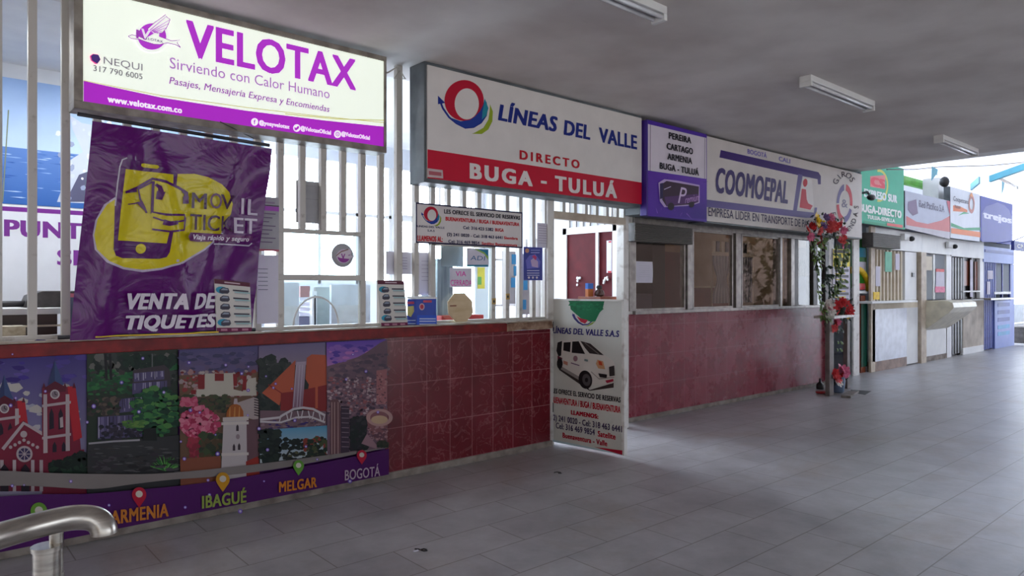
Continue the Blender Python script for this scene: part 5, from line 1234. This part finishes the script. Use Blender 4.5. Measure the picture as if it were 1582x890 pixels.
MB().lathe([(.05,0),(.055,.02),(.05,.07),(.018,.10),(.016,.15)], (c.x,c.y,0), 14).build('bottle_body', M['dark'], t, smooth=.8); b = MB(); c = floor_pt(1269,608); b.blob((c.x,c.y,.02), .09, (1.2,.8,.2), .3, 2, 4); b.build('cloth', M['red_plastic'], t, smooth=True)
# yellow price list behind the garland
t = thing('price_list', 'yellow and white price list sheet behind hanging ivy', 'poster', (11.0,4.84,1.2))
Yp = 4.805; x0, x1 = X_(1287,Yp), X_(1313,Yp); b = MB(); b.box(x0, x1, Yp, Yp+.012, Z_(1300,468,Yp), Z_(1300,385,Yp)); b.build('sheet', M['paper'], t)
a = Art(YP(Yp)); a.part('yellow_heading').rect(1287,385,1313,412,(236,216,70)); a.rect(1288,386,1312,391,(60,54,40)); a.rect(1289,398,1311,404,(120,110,60)); a.part('printing')
for k in range(6): a.rect(1290,416+k*9,1311,420+k*9,(120,120,124)); a.rect(1290,422+k*9,1306,424+k*9,(230,210,100))
a.build(PP, t)

# ------------------------------------------------------------------ far row of kiosks
K = YK
def kz(v, u, Y=K): return Z_(u, v, Y)
def kx(u, Y=K): return X_(u, Y)
def kb(name, m, u0, u1, z0, z1, par, y0=K, y1=None, bevel=0):
    return box(name, m, X_(u0,y0), X_(u1,y0), y0, y1 or y0+.05, z0, z1, par, bevel)
struct('trim_1', M['white_dirty'], kx(1313), kx(1322), K-.06, K-.03, 0, 3.0)
# green shop front in the gap
t = thing('green_display', 'green shop display with yellow ring and red bag behind white post', 'display', (kx(1332,5.18),5.18,0))
kb('green_board', mat('leaf_green', (40,140,40), .5), 1318, 1339, 1.45, 2.3, t, 5.18, 5.22); kb('picture', M['turq'], 1324, 1338, 1.98, 2.14, t, 5.16, 5.17); kb('white_card', M['paper'], 1325, 1338, 1.72, 1.9, t, 5.16, 5.17)
b = MB(); c = on_y(1322,440,5.16); b.tube([(c.x+.52*math.cos(a_), 5.16, 1.36+.42*math.sin(a_)) for a_ in [math.pi*k/12*.62+.1 for k in range(13)]], .05, 8); b.build('yellow_ring', FL['yellow'], t, smooth=True)
kb('red_bag', M['red_plastic'], 1321, 1337, 1.42, 1.53, t, 5.14, 5.17, .01); kb('shelf', M['white'], 1318, 1339, 1.36, 1.40, t, 5.12, 5.2)
for u in (1321, 1330): kb('wood_panel', M['wood'], u, u+7, 0, 1.32, t, 5.14, 5.17)
kb('green_door', mat('dark_green_door', (10,84,66), .5), 1331, 1340, .1, 1.18, t, 5.13, 5.16)
struct('trim_2', M['beige'], kx(1341), kx(1347.5), K-.05, K-.01, 0, 3.0)
# kiosk with beige bars
t = thing('beige_kiosk', 'far kiosk with beige slats, white counter panel and brown foot', 'kiosk', (kx(1380),K,0))
kb('fascia', M['white'], 1347.5, 1424.4, 2.14, 2.50, t, K-.04, K+.06)
kb('slat_panel', M['beige'], 1347.5, 1398, 1.22, 2.13, t, K+.04, K+.08)
for k in range(9): kb('slat', M['cream'], 1349+k*5.4, 1351+k*5.4, 1.22, 2.13, t, K, K+.04)
kb('white_column', M['white'], 1398, 1416, 1.22, 2.13, t, K-.02, K+.08); kb('lock', M['black'], 1410, 1413, 1.66, 1.74, t, K-.04, K-.02)
kb('green_notice', mat('mint_paper', (110,196,160), .6), 1367.5, 1378, 1.74, 2.1, t, K-.012, K-.008); kb('white_notice', M['paper'], 1353, 1360, 1.48, 1.83, t, K-.012, K-.008); kb('white_notice', M['paper'], 1383.5, 1390, 1.78, 2.08, t, K-.012, K-.008)
kb('yellow_box', FL['yellow'], 1350, 1359, 1.25, 1.38, t, K-.06, K-.01, .005)
kb('counter_shelf', M['white'], 1347.5, 1418, 1.19, 1.225, t, K-.25, K+.06, .005); kb('under_shelf', M['cream'], 1347.5, 1418, 1.06, 1.19, t, K-.02, K+.05)
kb('counter_panel', mat('white_laminate', (224,228,240), .35), 1348, 1401, .17, 1.08, t, K-.05, K-.02, .004); kb('side_panel', M['white'], 1401, 1418, .02, 1.08, t, K-.03, K+.05)
kb('tiled_foot', mat('brown_tile', (150,118,100), .5, c2=(110,80,66), scale=8), 1348, 1401, 0, .17, t, K-.045, K+.05)
shutter_box('grey corrugated shutter box above the beige slatted kiosk', 1349, 1391, 359, 381, K-.24, .18)
struct('trim_3', M['beige'], kx(1416.5), kx(1424.5), K-.08, K+.12, 0, 2.14)
# kiosk with curved counter
t = thing('curved_kiosk', 'far kiosk with curved cream counter front below a glass window', 'kiosk', (kx(1445),K,0))
kb('fascia', M['white'], 1424.6, 1470, 2.14, 2.50, t, K-.04, K+.06); kb('window_frame', M['white'], 1424.5, 1427, 1.22, 2.13, t); kb('window_frame', M['white'], 1442, 1444.5, 1.22, 2.13, t); kb('pane', M['frosted'], 1425, 1462, 1.22, 2.13, t, K+.02, K+.026)
kb('poster_sheet', M['paper'], 1446, 1459, 1.45, 1.84, t, K-.01, K-.006); kb('poster_heading', FL['coral'], 1446, 1459, 1.78, 1.84, t, K-.014, K-.011); kb('pink_poster', FL['pink'], 1445, 1460, 1.36, 1.48, t, K-.014, K-.011); kb('poster_sheet', M['cream'], 1426, 1440, 1.8, 2.08, t, K-.01, K-.006)
kb('white_column', M['white'], 1462, 1470, 0, 2.2, t, K-.02, K+.08)
xa, xb2 = kx(1425,K-.02), kx(1463,K-.02); b = MB()
b.prism([(xa,K-.03,.62),(xa,K-.12,.68),(xa,K-.48,.98),(xa,K-.56,1.08),(xa,K-.54,1.17),(xa,K-.46,1.205),(xa,K-.03,1.205)], (xb2-xa,0,0)); b.build('curved_front', mat('cream_laminate', (214,206,184), .35), t, bevel=.01)
kb('lower_panel', M['white'], 1425, 1463, .1, .62, t, K-.02, K+.04); kb('plinth', M['skirt'], 1425, 1463, 0, .1, t, K-.03, K+.04)
# barred kiosk
t = thing('barred_kiosk', 'far kiosk with grey barred door and dark glass window', 'kiosk', (kx(1495),K,0))
for k in range(4): kb('door_bar', M['dark_alu'], 1471+k*4.3, 1473.6+k*4.3, .05, 2.1, t)
kb('door_backing', M['dark'], 1470.5, 1488, 0, 2.1, t, K+.08, K+.1); kb('fascia', M['white'], 1470, 1520, 2.12, 2.5, t, K-.04, K+.06)
kb('window_glass', M['dark'], 1488, 1514, 1.2, 2.12, t, K+.05, K+.06)
for u in (1487.5, 1501, 1512.5): kb('window_frame', M['dark_alu'], u, u+2, 1.2, 2.12, t)
kb('brown_blind', M['wood'], 1489.5, 1498, 1.5, 2.05, t, K+.03, K+.04); kb('brown_blind', M['wood'], 1506, 1512, 1.4, 2.05, t, K+.03, K+.04); kb('white_strip', M['paper'], 1499, 1503, 1.25, 2.08, t, K-.01, K-.005); kb('window_rail', M['white'], 1488, 1514, 1.36, 1.39, t, K-.02, K)
kb('white_column', M['white'], 1514, 1520, 1.2, 2.12, t, K-.02, K+.08); kb('lower_wall', mat('stained_plaster', (200,190,176), .8, c2=(160,150,138), scale=2.5), 1488, 1520, .14, 1.2, t); kb('plinth', M['white'], 1488, 1520, 0, .14, t, K-.02, K+.04)
kb('counter_shelf', M['dark_alu'], 1487, 1520, 1.18, 1.21, t, K-.22, K+.02)
# blue kiosk
M['blue'] = mat('royal_blue_paint', (50,64,150), .5); M['pale_blue'] = mat('pale_blue_print', (130,146,206), .5, c2=(110,128,196), scale=2)
t = thing('blue_kiosk', 'far blue kiosk with barred door and blue poster front', 'kiosk', (kx(1545),K,0))
kb('door_backing', M['blue'], 1520, 1537, 0, 2.05, t, K+.06, K+.09)
for k in range(6): kb('door_bar', mat('blue_bar', (80,96,176), .5) if k == 0 else bpy.data.materials['blue_bar'], 1521+k*2.7, 1522.2+k*2.7, .03, 2.05, t)
kb('white_notice', M['paper'], 1526, 1534, 1.66, 1.86, t, K-.01, K-.005); kb('white_notice', M['paper'], 1525, 1530, 1.3, 1.6, t, K-.01, K-.005)
kb('fascia', M['pale_blue'], 1520, 1567, 2.05, 2.42, t, K-.04, K+.05); kb('blue_stripe', M['blue'], 1522, 1566, 2.28, 2.34, t, K-.05, K-.04)
kb('window_pane', M['frosted'], 1538, 1561, 1.35, 2.05, t, K+.02, K+.03)
for u in (1537, 1548.5, 1560.5): kb('window_frame', M['blue'], u, u+1.2, 1.2, 2.05, t)
kb('window_sill', M['white'], 1537, 1562, 1.3, 1.36, t, K-.02, K+.02); kb('blue_column', M['pale_blue'], 1562, 1567, 0, 2.05, t)
kb('poster_front', M['pale_blue'], 1537, 1567, .0, 1.15, t, K-.03, K+.02)
for k, z in enumerate((1.0,.82,.64,.46,.3)): kb('poster_picture', M['blue'] if k < 3 else M['sky_blue'], 1542, 1560, z, z+.09, t, K-.035, K-.031)
kb('counter_shelf', M['alu'], 1531, 1572, 1.18, 1.22, t, K-.3, K+.02)
# far signs
def far_sign(name, lab, u0, u1, z0, z1, Y, base):
    x0, x1 = X_(u0,Y), X_(u1,Y); t = thing(name, lab, 'sign', ((x0+x1)/2, Y, z0)); box('sign_box', M['sign_side'], x0, x1, Y+.002, Y+.12, z0, z1, t); a = Art(YP(Y), .001, .0012); a.part('printed_face').lrect(x0, z0, x1, z1, base); return t, a
SY = 4.92; K2 = 282/1569.
t, a = far_sign('green_sign', 'green far sign with red letters partly behind white board', 1330, 1396, 2.51, 3.60, SY, (56,176,140)); a.view(1300,240,K2)
a.part('emblem').ring(320,260,80,140,.16,.16,(206,206,90),-100,100); a.poly([(245,180),(375,170),(370,290),(245,270)], (226,130,130)); a.part('lettering').text('CS', (250,270), (372,280), 80, (220,60,80), .06)
a.text('EXPRESO SUR', (190,345), (475,420), 70, (230,240,240), .05); a.text('BUGA-DIRECTO', (150,485), (512,540), 70, (236,244,240), .05); a.text('TULUA-SEVILLA', (215,545), (455,580), 34, (226,240,234), .05)
a.part('lower_band').poly([(185,560),(540,620),(540,640),(185,580)], (20,150,110)); a.poly([(385,580),(520,600),(520,625),(385,605)], (220,90,90)); a.view(); a.build(PR, t)
t, a = far_sign('red_grey_sign', 'pale grey far sign with red wave under green window', 1398, 1467, 2.53, 3.21, SY, (186,190,210)); a.view(1300,240,K2)
a.part('emblem').poly([(555,520),(640,570),(740,590),(860,560),(930,520),(930,660),(555,600)], (206,110,110)); a.poly([(555,600),(930,660),(930,720),(555,630)], (196,190,200)); a.poly([(570,400),(640,380),(655,500),(610,520),(570,470)], (120,96,130)); a.poly([(900,390),(930,395),(930,520)], (190,60,90))
a.part('lettering').text('Red Pacífico S.A', (665,450), (880,485), 60, (110,104,130), .01); a.view(); a.build(PR, t)
t, a = far_sign('striped_sign', 'white far sign with orange and green waves', 1468, 1513.5, 2.47, 3.51, SY, (226,230,240)); a.view(1300,240,K2)
a.part('emblem').poly([(958,430),(1020,440),(1080,470),(1080,490),(958,480)], (230,120,60)); a.poly([(1000,520),(1050,485),(1100,500),(1040,505)], (70,170,120)); a.poly([(940,580),(1050,625),(1190,620),(1190,645),(1050,645),(940,610)], (50,160,110)); a.poly([(940,625),(1190,660),(1190,705),(940,670)], (236,130,70)); a.ring(1115,420,26,80,.4,.4,(190,120,110)); a.poly([(1095,350),(1115,315),(1130,360)], (236,150,80))
a.part('lettering').text('Coopetrans', (958,395), (1085,415), 40, (70,66,90), .01); a.text('TULUA', (965,452), (1020,460), 24, (120,60,50), .03); a.view(); a.build(PR, t)
t, a = far_sign('blue_sign', 'blue far sign with pale cloud shape and white letters', 1514.5, 1564, 2.50, 3.49, SY, (34,42,160)); a.view(1300,240,K2)
a.part('cloud_shape').poly([(1205,500),(1240,440),(1300,420),(1340,405),(1400,430),(1440,470),(1465,540),(1465,745),(1205,745)], (104,106,176)); a.part('lettering').text('trejos', (1215,535), (1462,590), 62, (226,226,244), .05); a.view(); a.build(PR, t)
# cameras and lamps on the far kiosks
def cam_dome(lab, u, v, Y):
    c = on_y(u, v, Y); t = thing('security_camera', lab, 'camera', c); b = MB(); b.box(c.x-.25, c.x+.02, Y, Y+.07, c.z-.03, c.z+.09); b.build('mount', M['white'], t, bevel=.01); b = MB(); b.blob((c.x+.02, Y-.02, c.z), .055, (1,1,.9), 0, 2); b.build('lens', M['black'], t, smooth=True)
cam_dome('small dark camera above the beige column between far kiosks', 1406, 369, 4.98); cam_dome('small dark camera over the barred far kiosk', 1473, 381, 4.98)
c = on_y(1459, 281, 4.9); t = thing('loudspeaker', 'dark round loudspeaker on column above far signs', 'loudspeaker', c); b = MB(); b.blob(c, .10, (.9,.9,1.1), .1, 2); b.build('horn', M['dark'], t, smooth=True)
box('column', M['white'], X_(1450,5.2), X_(1466,5.2), 5.2, 5.5, 3.06, 3.75, t)
t = thing('hook_lamp', 'black curved bracket lamp in front of far green sign', 'lamp', on_y(1345,300,4.7)); b = MB(); b.tube([on_y(1333,298,4.9), on_y(1340,297,4.65), on_y(1344,303,4.6), on_y(1349,307,4.6)], .02, 8); b.build('bracket', M['black'], t, smooth=True); b = MB(); b.blob(on_y(1346,305,4.58), .07, (1.6,.8,.7), 0, 2); b.build('lamp_head', M['black'], t, smooth=True)
# green window frame high in the far hall
w = thing('window_3', None, None, (X_(1420,5.6),5.6,3.1)); settle(w, kind='structure'); b = MB()
x0, x1 = X_(1396,5.6), X_(1450,5.6); b.box(x0, x1, 5.6, 5.7, 3.60, 3.76); b.box(x1-.25, x1, 5.6, 5.7, 3.0, 3.76); b.box(x0, x1, 5.6, 5.7, 3.0, 3.1); b.build('window_frame', M['green'], w)
# roof beams and pennants
def beam(lab, p0, p1, w_, m, nm='roof_beam'):
    t = thing(nm, lab, 'beam', p0); d = Vector(p1)-Vector(p0); b = MB(); b.prism([Vector(p0), Vector(p0)+Vector((.12,0,0)), Vector(p0)+Vector((.12,0,w_)), Vector(p0)+Vector((0,0,w_))], d); b.build('beam_bar', m, t); return t
beam('turquoise sloping roof beam at right edge of far hall', on_y(1528,281,4.6), on_y(1582,262,3.9), .13, M['turq']); 
beam('short turquoise roof beam end above the striped sign', on_y(1499,294,5.4), on_y(1512,283,5.0), .15, M['turq'])
beam('grey thin roof truss bar beyond the turquoise beam', on_y(1540,276,5.2), on_y(1571,292,5.2), .08, M['alu'])
def pennant(lab, u, v, w_, h, Y):
    c = on_y(u, v, Y); k = Y/ray(u,v).y; t = thing('pennant', lab, 'pennant', c-Vector((0,0,h*k))); b = MB(); W_ = w_*Y*.0072
    b.prism([c, c+Vector((W_,0,-.02)), c+Vector((W_*1.5,.05,-h*k*.45)), c+Vector((W_*.7,0,-h*k*.5)), c+Vector((-W_*.05,0,-h*k))], (0,.006,0)); b.build('cloth', M['turq'], t)
pennant('turquoise paper pennant hanging at dark ceiling edge', 1440, 257, 9, 22, 4.08); pennant('turquoise paper pennant above the blue far sign', 1548, 280, 6, 20, 5.2)
c0, c1, c2 = on_y(1370,262,4.0), on_y(1450,258,4.1), on_y(1600,249,3.6); t = thing('bunting_cord', 'thin dark cord strung across the far hall', 'cord', c0); MB().tube([c0, c0.lerp(c1,.5)-Vector((0,0,.02)), c1, c1.lerp(c2,.5)-Vector((0,0,.03)), c2], .008, 5).build('cord', M['dark'], t)
t = thing('hanging_sign', 'dark blue hanging sign at right edge of picture', 'sign', on_y(1570,382,4.4)); x0, x1 = X_(1567,4.4), X_(1600,4.4); box('sign_panel', M['blue'], x0, x1, 4.4, 4.46, Z_(1575,387,4.4), Z_(1575,373,4.4), t); a = Art(YP(4.4), .002, .002); a.part('lettering').text('CP', (1571,383), (1580,384), 6, WHITE, .02); a.build(PR, t)
MB().tube([on_y(1540,376,4.6), on_y(1566,372,4.4), on_y(1590,362,4.3)], .012, 6).build('stay_wire', M['blue'], t)
# outdoor end: bench and pale wall
t = thing('waiting_bench', 'grey seat bench in bright light at far right edge', 'bench', (24.5,5.4,0)); x0 = X_(1572,5.2)
box('seat', M['alu'], x0, x0+2.2, 5.0, 5.5, .42, .47, t, bevel=.01); box('backrest', mat('pale_seat', (196,206,216), .5), x0, x0+2.2, 5.45, 5.5, .5, 1.0, t, bevel=.01)
for dx in (.1, 2.0): box('leg', M['dark_alu'], x0+dx, x0+dx+.06, 5.05, 5.45, 0, .42, t)
